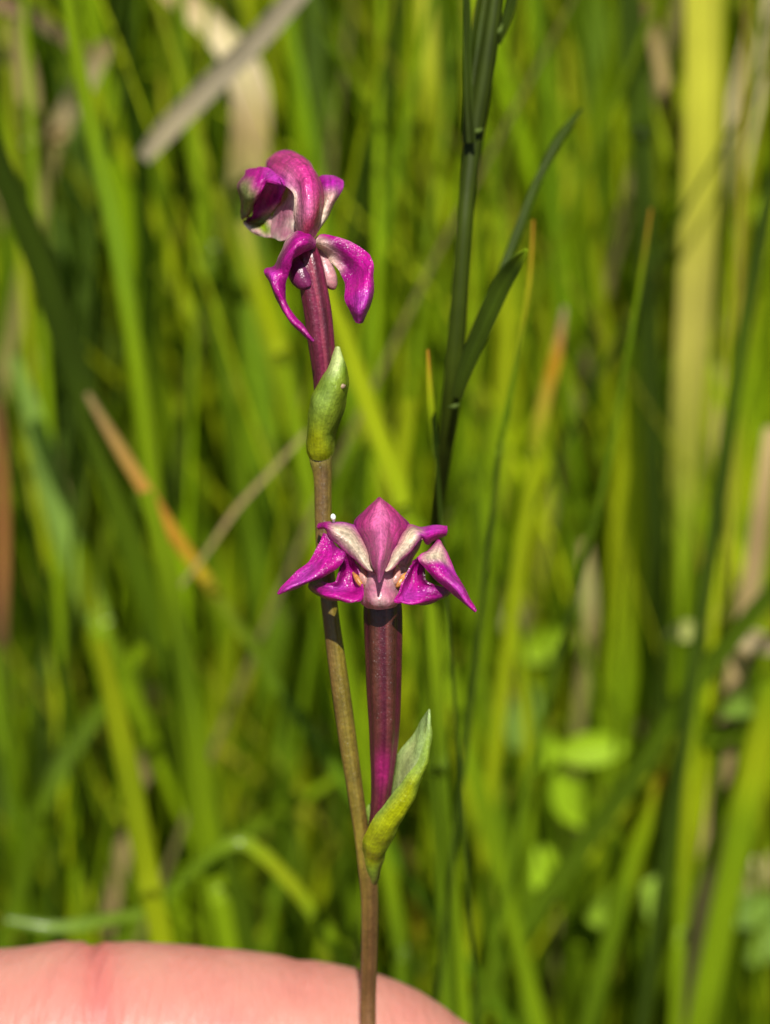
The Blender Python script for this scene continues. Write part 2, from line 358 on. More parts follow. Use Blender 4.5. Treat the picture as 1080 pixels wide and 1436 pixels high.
B([(1085, 960), (1064, 1060), (1040, 1160), (1015, 1280)], 19, [50, 60, 62, 56], [GB, GY, GB, GB], 'wide bright green blade at the lower right edge')
B([(985, 880), (975, 1000), (966, 1130), (955, 1300), (950, 1400)], 19, [12, 20, 24, 26, 26], [GB, GB, GY, GB, GB], 'narrow straight blade between the round leaves and right edge')
B([(590, 1010), (612, 1110), (628, 1230), (640, 1380)], 16.4, [26, 38, 42, 44], [GM, GB, GB, GB], 'broad green blade directly right of the front bract')
B([(600, 850), (625, 960), (652, 1080), (680, 1220), (700, 1350)], 21, [16, 26, 30, 30, 30], [GM, GY, GY, GM, GM], 'olive green blade below the right tip of the front flower')
B([(890, 480), (892, 620), (886, 780), (875, 950), (862, 1100)], 22, [40, 80, 92, 88, 60], [GB, GY, GY, GB, GB], 'very broad soft green blade in the middle of the right half', yaw=.1)
B([(575, 560), (560, 690), (575, 850), (590, 960)], 18.5, [26, 40, 40, 36], [GY, GY, GY, GB], 'bright blade hidden partly behind the front flower')
B([(700, 300), (712, 430), (705, 560), (690, 700)], 20, [26, 40, 42, 40], [GB, GY, GY, GB], 'bright green blade showing between the dark stalk and its leaf')
B([(830, -40), (838, 110), (835, 260), (830, 420)], 23, [44, 56, 60, 54], [GM, mixc(GM, GP, .3), GM, GM], 'wide mid green blade at the top right of the dark stalk')
B([(570, 1180), (585, 1270), (582, 1350), (575, 1430)], 20, [16, 26, 26, 26], [mixc(TA, OR, .4), mixc(OR, GM, .4), GM, GM], 'rust tinged blade right of the lower stem above the finger')
B([(930, 1080), (915, 1130), (880, 1230), (850, 1340)], 20, [12, 28, 36, 34], [OR, GY, GB, GM], 'short rust tipped blade among the round leaves')
B([(592, 728), (602, 840), (610, 960), (616, 1080), (622, 1200)], 15.6, [8, 30, 36, 38, 36], [GM, GB, GB, GM, GM], 'green blade rising beside the front bract in front of the dark stalk base')
B([(600, 490), (604, 560), (612, 640), (618, 720)], 13.6, [5, 13, 13, 8], [OR, GY, GD, GD], 'small yellow tipped blade standing left of the dark stalk', group=GROUP)

# ------------------------------------------------------------------ mass of grass behind (nobody could count it)
def filler(name, mat, ntuft, per, y0, y1, hmin, hmax, wmin, wmax, pal, lean, label, xspread=1.0, seed=1, ymin_root=0, fold=.3, segs=3):
    rnd = random.Random(seed)
    mb = MB(); cnt = 0
    for _ in range(ntuft):
        y = y0 + (y1 - y0) * rnd.random() ** 1.35
        hx = (0.23 * y + 9) * xspread
        x = rnd.uniform(-hx, hx)
        c0 = pal(rnd, x / hx)
        dirx = rnd.gauss(x / hx * 0.08, 0.07)
        for _k in range(rnd.randint(*per)):
            bx, by = x + rnd.gauss(0, 1.0), y + rnd.gauss(0, 1.2)
            if by < y0: by = y0 + rnd.random() * 3
            h = rnd.uniform(hmin, hmax); w = rnd.uniform(wmin, wmax) * 0.5
            lx, ly = (dirx + rnd.gauss(0, lean)) * h, rnd.gauss(0.03, lean) * h
            if by + ly * 1.6 < y0: ly = abs(ly)
            c = c0 if rnd.random() < .65 else pal(rnd, x / hx)
            k = rnd.uniform(.5, 1.45); c = tuple(v * k for v in c)
            droop = rnd.random() ** 3 * .5
            pts = [(bx, by, -0.2), (bx + lx * .22, by + ly * .22, h * .36), (bx + lx * .6, by + ly * .6, h * .72), (bx + lx * (1 + droop), by + ly * (1 + droop), h * (1 - droop * .4))]
            tip = mixc(c, (0.34, .2, .04), rnd.random() ** 4)
            base = mixc(c, (0.16, .17, .03), .4)
            a = rnd.uniform(0, math.pi)
            blade(mb, pts, [w * .8, w, w * .8, w * .05], [base, c, c, tip], yaw=0, fold=fold, n=segs, across=2, face=Vector((math.sin(a * 2), -math.cos(a * 2), .02)).normalized())
            cnt += 1
    o = mb.build(name, mat)
    return tag(o, label, 'grass', kind='stuff')

def pal_green(r, s):
    t = r.random()
    if s > 0:
        return GY if t < .42 else GB if t < .72 else GM if t < .86 else GD if t < .92 else mixc(YE, GY, .5)
    return GB if t < .30 else GM if t < .54 else GY if t < .68 else GD if t < .87 else mixc(TA, GD, .6) if t < .92 else mixc(GP, GM, .5)
def pal_dry(r, s):
    t = r.random()
    return TA if t < .5 else GG if t < .68 else BR if t < .76 else BE

filler('grass', M_GRASS, 1000, (7, 13), 21, 95, 16, 42, .10, .34, pal_green, .14, 'dense sunlit green grass blades filling the background', seed=4)
filler('short_grass', M_GRASS, 700, (7, 13), 19, 62, 4, 17, .10, .28, pal_green, .28, 'short green grass in the lower layer near the soil', seed=9)
filler('dead_grass', M_STRAW, 150, (3, 7), 23, 70, 6, 30, .10, .34, pal_dry, .25, 'dry tan grass litter mixed through the green grass', seed=6)

filler('fine_grass', M_GRASS, 210, (4, 8), 17, 45, 14, 34, .04, .13, pal_green, .16, 'hair thin grass stems and wisps between the broader blades', seed=14)

# ------------------------------------------------------------------ leafy weeds, lower right
def leaf_mesh(mb, c, ax, w, col, nrm_tilt=0.0, curl=0.25):
    """ovate leaf: centre c, half-axis vector ax (base->tip), half width w"""
    L = ax.length; t = ax.normalized()
    view = (CAMPOS - c).normalized(); s = t.cross(view).normalized(); n = s.cross(t)
    s = (s * math.cos(nrm_tilt) + n * math.sin(nrm_tilt)).normalized(); n = s.cross(t)
    rows, cc = [], []
    for i in range(11):
        u = i / 10; ww = w * (math.sin(math.pi * min(1, u * .97 + .02)) ** .7)
        row, ro = [], []
        for j in range(5):
            v = j / 2 - 1
            row.append(c + t * ((u * 2 - 1) * L) + s * (ww * v) + n * (curl * w * (v * v) - curl * L * .5 * (u * 2 - 1) ** 2))
            k = 1.15 if j == 2 else 1.0
            ro.append(tuple(x * k for x in col))
        rows.append(row); cc.append(ro)
    mb.grid(rows, cc)

LY = (0.24, 0.36, 0.012)
def weed(label, leaves, root_px, d):
    base = P(root_px[0], root_px[1], d); base.z = -0.1
    r = empty('leafy_weed', base); tag(r, label, 'weed', 'small leafy weeds low in the grass')
    st = MB()
    top = P(leaves[0][0], leaves[0][1], d + .2)
    for (px, py, ax, ay, wpx, col, dd) in leaves:
        c = P(px, py, d + dd)
        q = [c, c.lerp(base, .35) + Vector((0, .3, 0)), base]
        blade(st, q, [.03, .05, .07], [GM, GM, GM], n=5, across=2, fold=1.2)
    adopt(st.build('stem', M_LEAF, thick=.05), r)
    for (px, py, ax, ay, wpx, col, dd) in leaves:
        mb = MB(); dpt = d + dd
        c = P(px, py, dpt); axv = (P(px + ax, py + ay, dpt) - c) + FWD * random.uniform(-.15, .15)
        leaf_mesh(mb, c, axv, wpx * dpt / FPX, col, random.uniform(-.5, .5))
        adopt(mb.build('leaf', M_LEAF, thick=.02), r)
weed('weed with a bright horizontal oval leaf in the lower right', [(830, 1052, 52, -6, 24, LY, 0), (805, 1122, 26, 40, 30, LY, .3), (762, 1055, 6, -28, 22, LY, .6), (735, 1008, 12, -46, 24, GP, .2)], (800, 1300), 21.0)
weed('low weed with two round leaves above the finger tip', [(764, 1215, 6, -36, 22, LY, 0), (690, 1090, 22, -24, 26, mixc(GP, LY, .6), .4), (740, 1150, -14, -22, 18, GM, .8)], (740, 1400), 22.0)
weed('weed with paler round leaves near the bottom right', [(850, 1275, 26, -14, 28, mixc(GP, LY, .7), 0), (922, 1258, 18, -28, 26, mixc(GP, LY, .5), .3), (815, 1310, 26, 6, 20, GB, .6), (900, 1330, -24, -14, 22, GM, .4)], (870, 1500), 21.5)
weed('bright weed cluster right of the dark stalk base', [(790, 690, 36, -14, 26, LY, 0), (748, 662, 24, -24, 24, LY, .5), (820, 660, 24, -30, 22, LY, .8), (770, 735, 34, 8, 22, GY, .5), (835, 720, 30, -8, 20, LY, .2), (868, 660, 16, -22, 18, mixc(GP, LY, .4), .4)], (790, 980), 23.5)
weed('weed of yellow green leaves below the front flower right tip', [(760, 905, 36, -14, 24, LY, 0), (722, 870, -6, -34, 18, mixc(BE, LY, .4), .4), (810, 900, 30, 12, 20, GY, .7), (750, 960, 26, -16, 22, GB, .3)], (770, 1200), 24.0)
weed('greyish green weed at the right edge above the bottom', [(1050, 1275, 34, -16, 26, GP, 0), (1075, 1320, 26, -30, 24, mixc(GP, GM, .5), .3), (1020, 1315, -28, -10, 20, GM, .5), (1062, 1230, 14, -30, 22, BE, .8)], (1050, 1480), 21.5)
weed('pale leaved weed under the right end of dark slanting blade', [(1062, 900, 30, 8, 16, BE, 0), (960, 885, 24, -4, 14, mixc(BE, LY, .5), .5), (1050, 985, 40, -14, 18, mixc(GP, GM, .5), .3), (1010, 1030, 34, -8, 14, GM, .6)], (1040, 1200), 19.6)

# small leaves of the undergrowth, past counting
rnd = random.Random(21)
mb = MB()
for _ in range(1500):
    y = 23 + 50 * rnd.random() ** 1.6
    c = Vector((rnd.uniform(-1, 1) * (.23 * y + 9), y, rnd.uniform(1, 19) * (0.6 + .4 * rnd.random())))
    ax = Vector((rnd.gauss(0, 1), rnd.gauss(0, 1), rnd.gauss(.2, .6))).normalized() * rnd.uniform(.18, .5)
    t = rnd.random()
    col = LY if t < .3 else GB if t < .55 else GM if t < .75 else mixc(GP, LY, .4) if t < .88 else BE
    w = ax.length * rnd.uniform(.3, .6); tn = ax.normalized()
    sd = tn.cross(Vector((rnd.gauss(0, .5), rnd.gauss(-.6, .4), rnd.gauss(.7, .4))))
    if sd.length < .05: continue
    sd.normalize(); nr = sd.cross(tn)
    mb.grid([[c + tn * ((u * 2 - 1) * ax.length) + sd * (w * v * math.sin(math.pi * (.03 + .94 * u)) ** .7) + nr * (.25 * w * v * v - .2 * ax.length * (u * 2 - 1) ** 2) for v in (-1, 0, 1)] for u in (0, .2, .45, .7, .9, 1)], [[col] * 3] * 6)
tag(mb.build('undergrowth', M_LEAF), 'small oval leaves scattered through the grass stems', kind='stuff')

# ------------------------------------------------------------------ dark stalk
def tube(mb, pts, sides=16, n=6, ridges=0, ramp=0.0, colf=None, phase=0.0, flat=1.0, cap=True):
    """pts: (px, py, depth, radius in photo px); colf(t, ang) gives colour"""
    c = resample([P(x, y, d) for x, y, d, r in pts], n)
    rr = resample([r * d / FPX for x, y, d, r in pts], n)
    rows, cols, uvs = [], [], []
    ln = 0
    for i, p in enumerate(c):
        t = (c[min(i + 1, len(c) - 1)] - c[max(i - 1, 0)]).normalized()
        s = t.cross(FWD).normalized(); f = s.cross(t).normalized()
        if i: ln += (p - c[i - 1]).length
        row, ro, ru = [], [], []
        for j in range(sides):
            a = 2 * math.pi * j / sides
            k = 1 + ramp * math.cos(ridges * a + phase)
            q = p + s * (math.cos(a) * rr[i] * k) + f * (math.sin(a) * rr[i] * k * flat)
            row.append(q); ro.append(colf(i / (len(c) - 1), a) if colf else (1, 1, 1)); ru.append((j / sides, ln * .4))
        rows.append(row); cols.append(ro); uvs.append(ru)
    b = mb.grid(rows, cols, uvs, closed=True)
    if cap:
        R = len(rows)
        for (i, p) in ((0, c[0]), (R - 1, c[-1])):
            k = mb.add(p, cols[i][0], (0, 0))
            for j in range(sides):
                mb.f.append((b + i * sides + j, b + i * sides + (j + 1) % sides, k))

SD = (0.016, 0.025, 0.0012)
SD2 = (0.025, 0.038, 0.0018)
sr = empty('dark_stalk', Vector((1.2, 22.0, 0)))
tag(sr, 'dark green upright stalk with narrow leaves right of the orchid', 'plant')
mb = MB()
pts = [(716, -160, 13.1, 11), (702, -60, 13.15, 11), (690, 30, 13.2, 12), (678, 110, 13.25, 13), (665, 185, 13.3, 13.5), (656, 260, 13.3, 11.5), (650, 330, 13.3, 11), (643, 430, 13.38, 12), (636, 520, 13.5, 13), (631, 575, 13.65, 13), (622, 640, 13.95, 11), (613, 720, 14.5, 9.5), (607, 840, 15.6, 8.5)]
tube(mb, pts, sides=14, ridges=7, ramp=.07, colf=lambda t, a: mixc(SD, SD2, .5 + .5 * math.cos(7 * a)))
q = P(607, 840, 15.6); bq = sr.location
o = mb.build('stem', M_STALK); adopt(o, sr)
mb = MB()
c = [q, q.lerp(bq, .5) + Vector((.1, 0, 0)), bq]
ring = resample(c, 6); rows = []
for i, p in enumerate(ring):
    rows.append([p + RIGHT * (math.cos(2 * math.pi * j / 12) * .06) + Vector((0, 1, 0)) * (math.sin(2 * math.pi * j / 12) * .06) for j in range(12)])
mb.grid(rows, [[SD] * 12] * len(rows), closed=True)
adopt(mb.build('lower_stem', M_STALK), sr)
def stalk_leaf(pts, wpx, cols, d, fold=.8, yaw=.2, d2=None, name='leaf'):
    d2 = d2 or d
    n = len(pts); ds = [lerp(d, d2, i / (n - 1)) for i in range(n)]
    mb = MB(); blade(mb, [P(x, y, dd) for (x, y), dd in zip(pts, ds)], [w * .5 * d / FPX for w in wpx], cols, yaw=yaw, fold=fold, n=6, across=6)
    adopt(mb.build(name, M_STALK, thick=.02), sr)
LF = (0.020, 0.034, 0.0015)
stalk_leaf([(640, 558), (655, 510), (678, 455), (703, 400), (722, 370), (738, 350)], [14, 20, 25, 24, 18, 3], [SD, LF, LF, LF, LF, mixc(GB, LF, .3)], 13.3, d2=13.0)
stalk_leaf([(682, 445), (706, 378), (728, 320), (750, 262), (778, 205), (798, 175), (816, 152)], [6, 11, 13, 11, 13, 11, 2], [SD, LF, LF, LF, LF, LF, LF], 13.9, fold=.5, d2=14.3)
stalk_leaf([(660, 200), (657, 150), (655, 80), (655, 20), (652, -80)], [12, 11, 9, 8, 6], [SD, SD, LF, LF, LF], 13.15)
stalk_leaf([(657, 200), (662, 130), (670, 60), (679, 0), (689, -70)], [16, 20, 20, 18, 12], [SD2, SD2, LF, SD2, SD2], 13.32, fold=.7, yaw=-.3)
stalk_leaf([(697, 60), (712, 20), (724, -30), (735, -100)], [8, 12, 12, 8], [SD, LF, LF, LF], 13.4)
for (x, y, rx, ry) in ((637, 570, 7, 3), (669, 184, 8, 3), (700, 44, 4, 10)):
    mb = MB(); tube(mb, [(x - rx, y + ry * .5, 13.24, 2), (x - rx * .4, y + ry * .2, 13.2, 3.5), (x + rx * .4, y - ry * .3, 13.2, 3.5), (x + rx, y - ry, 13.24, 1.5)], sides=8, n=3, colf=lambda t, a: (0.09, .13, .025))
    adopt(mb.build('node', M_LEAF), sr)

# ------------------------------------------------------------------ orchid
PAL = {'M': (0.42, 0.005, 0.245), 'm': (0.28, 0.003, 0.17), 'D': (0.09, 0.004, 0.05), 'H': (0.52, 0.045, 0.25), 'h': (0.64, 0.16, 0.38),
       'C': (0.54, 0.415, 0.325), 'c': (0.52, 0.30, 0.31), 'P': (0.47, 0.17, 0.25), 'p': (0.48, 0.29, 0.29), 'O': (0.72, 0.30, 0.05), 'G': (0.26, 0.27, 0.10), 'R': (0.40, 0.055, 0.12),
       'V': (0.43, 0.028, 0.34), 'W': (0.72, 0.58, 0.46), 'B': (0.16, 0.03, 0.05)}

def patch_into(mb, conv, rows, cols, n=7, veins=None, keel=0.0):
    """rows of control points (zoom x, zoom y, depth): a smooth curved sheet through them"""
    ctl = [[P(*conv(x, y), d) for (x, y, d) in r] for r in rows]
    kol = [[Vector(PAL[ch]) for ch in r] for r in cols]
    a = [resample(r, n) for r in ctl]; k = [resample(r, n) for r in kol]
    C = len(a[0])
    ac = [resample([a[i][j] for i in range(len(a))], n) for j in range(C)]
    kc = [resample([k[i][j] for i in range(len(a))], n) for j in range(C)]
    Rn = len(ac[0])
    # a little living waviness
    pts = [[ac[j][i] + Vector((mnoise.noise(ac[j][i] * 9), mnoise.noise(ac[j][i] * 9 + Vector((9, 3, 1))), mnoise.noise(ac[j][i] * 9 + Vector((1, 7, 5))))) * .012 for j in range(C)] for i in range(Rn)]
    cl = [[tuple(max(0.002, min(.9, v)) for v in kc[j][i]) for j in range(C)] for i in range(Rn)]
    if veins or keel:
        for i in range(Rn):
            for j in range(C):
                v = j / (C - 1)
                g_ = max([dk * math.exp(-((v - vp) / vw) ** 2) for vp, vw, dk in (veins or [])] + [0])
                cl[i][j] = tuple(x * (1 - g_) for x in cl[i][j])
                pts[i][j] = pts[i][j] + FWD * (g_ * .012 - keel * math.exp(-abs(v - .5) / .07))
    mb.grid(pts, cl)

def petal(name, conv, patches, parent, mat=None, thick=.013, label=None, n=7, veins=((.28, .035, .22), (.5, .03, .18), (.72, .035, .22)), keel=0.0):
    mb = MB()
    for rows, cols in patches: patch_into(mb, conv, rows, cols, n=n, veins=veins, keel=keel)
    o = mb.build(name, mat or M_PETAL, thick=thick); adopt(o, parent)
    if label: o['label'] = label
    return o

orchid = empty('orchid', Vector((P(517, 1436, 12.95).x, P(517, 1436, 12.95).y + .6, 0)))
tag(orchid, 'magenta orchid with two flowers on a thin brown stem held at the bottom', 'orchid')

TAN, TAN2 = (0.122, 0.092, 0.011), (0.088, 0.050, 0.014)
ST = [(462, 560, 12.42, 10), (452, 600, 12.42, 15), (449, 640, 12.4, 16), (452, 668, 12.4, 13), (453, 720, 12.4, 12), (455, 780, 12.4, 11.5), (463, 860, 12.42, 11.5), (471, 920, 12.45, 12.5), (480, 985, 12.47, 13), (489, 1050, 12.5, 12.5), (498, 1110, 12.52, 11.5), (507, 1170, 12.56, 11), (514, 1215, 12.6, 13), (518, 1260, 12.68, 12.5), (518, 1330, 12.86, 11.5), (516, 1400, 13.03, 11), (516, 1470, 13.04, 11), (515, 1560, 13.02, 11), (515, 1650, 13.06, 11)]
mb = MB()
def stemcol(t, a):
    c = mixc(TAN, TAN2, .5 + .5 * math.sin(t * 9 + math.cos(a) * 2))
    if t > .62: c = mixc(c, (0.105, .046, .02), min(1, (t - .62) * 3))
    if t < .16: c = mixc(c, (0.17, .2, .03), (.16 - t) / .16)
    return c
tube(mb, ST, sides=20, ridges=5, ramp=.035, colf=stemcol)
# the stem below the finger, on to the soil
e0 = P(515, 1650, 13.06); e1 = orchid.location
ring = resample([e0, e0.lerp(e1, .5) + Vector((.15, .1, 0)), e1], 8)
mb.grid([[p + RIGHT * (math.cos(2 * math.pi * j / 14) * .053) + Vector((0, 1, 0)) * (math.sin(2 * math.pi * j / 14) * .053) for j in range(14)] for p in ring], [[TAN2] * 14] * len(ring), closed=True)
adopt(mb.build('stem', M_STEM), orchid)

# --- bracts
z3 = lambda x, y: (400 + x / 4.7875, 460 + y / 4.7875)
z4 = lambda x, y: (420 + x / 3.59, 840 + y / 3.59)
PAL.update({'y': (0.34, .38, .008), 'g': (0.26, .34, .025), 'w': (0.46, .52, .22), 'e': (0.16, .22, .018), 'l': (0.36, .47, .17), 'k': (0.05, .07, .012), 'b': (0.26, .36, .06), 'o': (0.105, .07, .02)})
mb = MB()
patch_into(mb, z3, [
    [(352, 118, 12.22), (356, 120, 12.2), (360, 122, 12.2), (364, 128, 12.21), (366, 132, 12.23)],
    [(300, 250, 12.22), (325, 245, 12.15), (355, 245, 12.13), (385, 255, 12.15), (402, 265, 12.26)],
    [(235, 360, 12.24), (275, 360, 12.14), (325, 360, 12.11), (375, 365, 12.14), (410, 370, 12.28)],
    [(185, 480, 12.30), (225, 480, 12.17), (290, 480, 12.13), (355, 480, 12.17), (400, 490, 12.32)],
    [(160, 620, 12.36), (190, 620, 12.22), (245, 620, 12.175), (310, 620, 12.22), (362, 620, 12.36)],
    [(153, 730, 12.40), (180, 735, 12.27), (230, 735, 12.22), (285, 735, 12.27), (328, 735, 12.41)],
    [(154, 820, 12.43), (182, 832, 12.32), (232, 840, 12.285), (280, 834, 12.32), (314, 822, 12.43)],
    [(172, 866, 12.42), (195, 878, 12.345), (235, 884, 12.325), (275, 878, 12.345), (305, 866, 12.42)]],
    ['wwwww', 'bwwbg', 'gbbgg', 'gbbgg', 'ggggk', 'gyygg', 'yyyyg', 'gyyyg'])  # dark right edge: the bract's shaded side painted into the colour
o = mb.build('bract', M_BRACT, thick=.022); adopt(o, orchid)
mb = MB()
tube(mb, [(475, 541, 12.15, 2), (479, 541.5, 12.14, 4), (484, 541, 12.2, 2)], sides=8, n=3, colf=lambda t, a: (0.5, .36, .26))
adopt(mb.build('scar', M_BRACT), orchid)
mb = MB()
patch_into(mb, z4, [       # the open boat: its pale inner face turned up to the light
    [(649, 560, 12.22), (650, 560, 12.22), (651, 561, 12.22), (652, 562, 12.22)],
    [(634, 590, 12.28), (640, 590, 12.26), (647, 596, 12.24), (653, 604, 12.2)],
    [(598, 640, 12.34), (612, 650, 12.30), (630, 665, 12.26), (652, 690, 12.20)],
    [(540, 730, 12.42), (570, 745, 12.34), (605, 770, 12.24), (640, 800, 12.22)],
    [(488, 810, 12.50), (525, 830, 12.40), (570, 865, 12.26), (612, 905, 12.24)],
    [(470, 890, 12.60), (495, 930, 12.46), (530, 960, 12.28), (566, 1000, 12.27)],
    [(440, 990, 12.66), (460, 1020, 12.54), (490, 1040, 12.38), (520, 1060, 12.31)],
    [(360, 1040, 12.72), (400, 1090, 12.66), (440, 1110, 12.52), (470, 1120, 12.36)],
    [(334, 1080, 12.66), (360, 1140, 12.70), (410, 1180, 12.60), (450, 1200, 12.46)],
    [(328, 1180, 12.62), (350, 1230, 12.70), (390, 1260, 12.66), (424, 1270, 12.50)]],
    ['llll', 'llll', 'lllg', 'lwll', 'lwwl', 'lwwl', 'bllb', 'bllb', 'bbyb', 'ggyg'])
patch_into(mb, z4, [       # its outer face, folded forward round the ovary
    [(651, 560, 12.215), (652, 561, 12.21), (653, 563, 12.21), (654, 566, 12.215)],
    [(652, 610, 12.2), (655, 612, 12.195), (658, 616, 12.2), (660, 620, 12.21)],
    [(632, 700, 12.19), (642, 715, 12.175), (652, 715, 12.18), (660, 690, 12.2)],
    [(590, 825, 12.19), (608, 842, 12.17), (628, 840, 12.175), (646, 805, 12.21)],
    [(530, 905, 12.22), (560, 935, 12.19), (590, 935, 12.20), (614, 905, 12.23)],
    [(470, 985, 12.25), (505, 1020, 12.215), (545, 1035, 12.225), (574, 1005, 12.26)],
    [(405, 1060, 12.30), (440, 1095, 12.26), (490, 1120, 12.27), (526, 1085, 12.31)],
    [(358, 1130, 12.36), (390, 1170, 12.315), (440, 1190, 12.33), (482, 1160, 12.38)],
    [(330, 1210, 12.44), (360, 1240, 12.385), (400, 1255, 12.40), (444, 1240, 12.46)],
    [(318, 1285, 12.55), (345, 1300, 12.485), (385, 1308, 12.49), (426, 1295, 12.55)],
    [(322, 1340, 12.60), (345, 1362, 12.55), (376, 1368, 12.55), (410, 1340, 12.60)],
    [(328, 1390, 12.65), (345, 1430, 12.60), (372, 1440, 12.60), (402, 1400, 12.65)]],
    ['llbg', 'llbg', 'lbbg', 'bbgg', 'bygg', 'byyg', 'byyg', 'yyyg', 'yyyg', 'gyye', 'eeeo', 'oooo'])
adopt(mb.build('bract', M_BRACT, thick=.016), orchid)

# --- front flower
z2 = lambda x, y: (370 + x / 3.375, 680 + y / 3.375)
DK, PU, MG = (0.020, 0.005, 0.004), (0.050, 0.005, 0.013), (0.17, 0.006, 0.065)
mb = MB()
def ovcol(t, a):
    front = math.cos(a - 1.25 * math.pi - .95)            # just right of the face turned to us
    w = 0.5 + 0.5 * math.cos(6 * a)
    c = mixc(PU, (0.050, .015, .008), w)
    c = mixc(DK, c, min(1, t * 3.2 + .25))  # dark top: the flower's cast shadow painted onto the ovary
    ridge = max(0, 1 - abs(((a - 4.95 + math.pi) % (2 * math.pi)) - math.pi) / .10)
    c = mixc(c, (0.17, .05, .035), .7 * ridge * (1 - t))  # pale ridge line, its sunlit streak painted in
    k = math.exp(-((t - .66) / .07) ** 2) * max(0, math.cos(a - 4.85)) ** 2  # magenta patch with the highlight right of centre painted in
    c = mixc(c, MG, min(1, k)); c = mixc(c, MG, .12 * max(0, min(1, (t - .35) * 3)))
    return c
# sides angle 3pi/2 faces the lens
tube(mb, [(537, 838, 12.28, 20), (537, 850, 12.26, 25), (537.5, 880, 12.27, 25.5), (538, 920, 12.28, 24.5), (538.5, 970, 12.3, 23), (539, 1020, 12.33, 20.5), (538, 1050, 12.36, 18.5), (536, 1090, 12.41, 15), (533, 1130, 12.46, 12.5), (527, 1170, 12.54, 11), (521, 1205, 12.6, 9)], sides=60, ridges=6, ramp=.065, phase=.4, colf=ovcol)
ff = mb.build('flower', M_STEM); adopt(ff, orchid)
ff['label'] = 'front flower facing the viewer with a pointed pink hood'
F0 = ff
# hood: keeled, its keel coming down and forward to a sharp point
petal('hood', z2, [([
    [(545, 60, 12.22), (547, 60, 12.2), (549, 60, 12.19), (551, 60, 12.2), (553, 61, 12.22)],
    [(492, 112, 12.2), (520, 104, 12.08), (550, 100, 12.03), (580, 106, 12.08), (614, 116, 12.2)],
    [(428, 180, 12.22), (482, 176, 12.03), (551, 172, 11.93), (624, 178, 12.03), (690, 186, 12.22)],
    [(462, 235, 12.1), (502, 238, 11.96), (551, 236, 11.86), (608, 238, 11.96), (650, 238, 12.1)],
    [(492, 300, 12.0), (518, 302, 11.88), (551, 300, 11.79), (588, 302, 11.88), (613, 304, 12.0)],
    [(516, 368, 11.9), (532, 370, 11.82), (550, 372, 11.75), (570, 370, 11.82), (586, 368, 11.9)],
    [(535, 418, 11.86), (542, 420, 11.82), (549, 424, 11.78), (558, 420, 11.82), (566, 416, 11.86)],
    [(547, 456, 11.82), (548, 457, 11.81), (549, 458, 11.8), (550, 457, 11.81), (551, 456, 11.82)]],
    ['HHHHH', 'HHhHH', 'MHhHM', 'MHhHM', 'MHhHM', 'HHhHH', 'HhhhH', 'hhhhh'])], F0, n=14, veins=((.03, .03, .45), (.2, .016, .38), (.34, .012, .28), (.66, .012, .28), (.8, .016, .38), (.97, .03, .45)), keel=.022)  # pale middle column: glitter of the keel put into the colour
# side petals joined to the hood, cream inside
petal('petal', z2, [([
    [(262, 186, 12.25), (261, 193, 12.22), (262, 202, 12.22), (266, 207, 12.24)],
    [(298, 180, 12.18), (300, 190, 12.12), (300, 202, 12.1), (298, 212, 12.14)],
    [(345, 184, 12.14), (340, 205, 12.06), (330, 230, 12.04), (318, 250, 12.1)],
    [(425, 190, 12.2), (408, 225, 12.08), (388, 262, 12.02), (366, 292, 12.06)],
    [(462, 235, 12.14), (446, 275, 12.02), (430, 310, 11.98), (412, 332, 12.02)],
    [(492, 300, 12.04), (482, 335, 11.96), (468, 356, 11.94), (455, 368, 11.98)],
    [(512, 372, 11.96), (508, 388, 11.93), (500, 394, 11.92), (492, 396, 11.94)],
    [(523, 404, 11.9), (522, 407, 11.9), (521, 408, 11.9), (520, 408, 11.9)]],
    ['MMMM', 'MMMM', 'VCcM', 'VCCM', 'HCCM', 'HCCM', 'HCCH', 'hCCh'])], F0)
petal('petal', z2, [([
    [(868, 196, 12.2), (868, 206, 12.18), (866, 220, 12.18), (862, 234, 12.2)],
    [(830, 194, 12.18), (828, 212, 12.12), (818, 232, 12.1), (800, 262, 12.16)],
    [(775, 202, 12.16), (772, 220, 12.06), (776, 250, 12.05), (776, 276, 12.12)],
    [(730, 204, 12.16), (734, 220, 12.04), (744, 238, 12.02), (754, 248, 12.06)],
    [(688, 190, 12.2), (698, 222, 12.06), (712, 252, 12.0), (724, 270, 12.03)],
    [(648, 235, 12.12), (660, 275, 12.0), (674, 302, 11.97), (688, 312, 12.0)],
    [(610, 305, 12.02), (618, 338, 11.95), (630, 352, 11.93), (642, 360, 11.96)],
    [(588, 370, 11.94), (592, 386, 11.91), (598, 392, 11.9), (606, 394, 11.92)],
    [(572, 408, 11.88), (574, 410, 11.88), (576, 411, 11.88), (578, 411, 11.88)]],
    ['MMMM', 'VVMM', 'VVMM', 'VcVM', 'HCCV', 'HCCM', 'HCCM', 'HCCH', 'hCCh'])], F0)
# pale wall behind the right petal
petal('lip_wall', z2, [([
    [(752, 250, 12.3), (740, 262, 12.26), (715, 285, 12.24)],
    [(726, 300, 12.3), (706, 315, 12.22), (668, 330, 12.2)],
    [(705, 350, 12.3), (684, 365, 12.2), (644, 372, 12.14)],
    [(690, 410, 12.32), (664, 420, 12.2), (630, 420, 12.14)]],
    ['mPP', 'PPP', 'PPp', 'PpO'])], F0)
petal('lip_wall', z2, [([
    [(345, 262, 12.3), (370, 285, 12.26), (400, 312, 12.22)],
    [(380, 322, 12.32), (410, 345, 12.24), (440, 362, 12.2)],
    [(415, 380, 12.32), (440, 395, 12.24), (470, 400, 12.18)],
    [(440, 430, 12.32), (462, 440, 12.22), (490, 440, 12.16)]],
    ['eeb', 'ebl', 'pPP', 'PPO'])], F0)
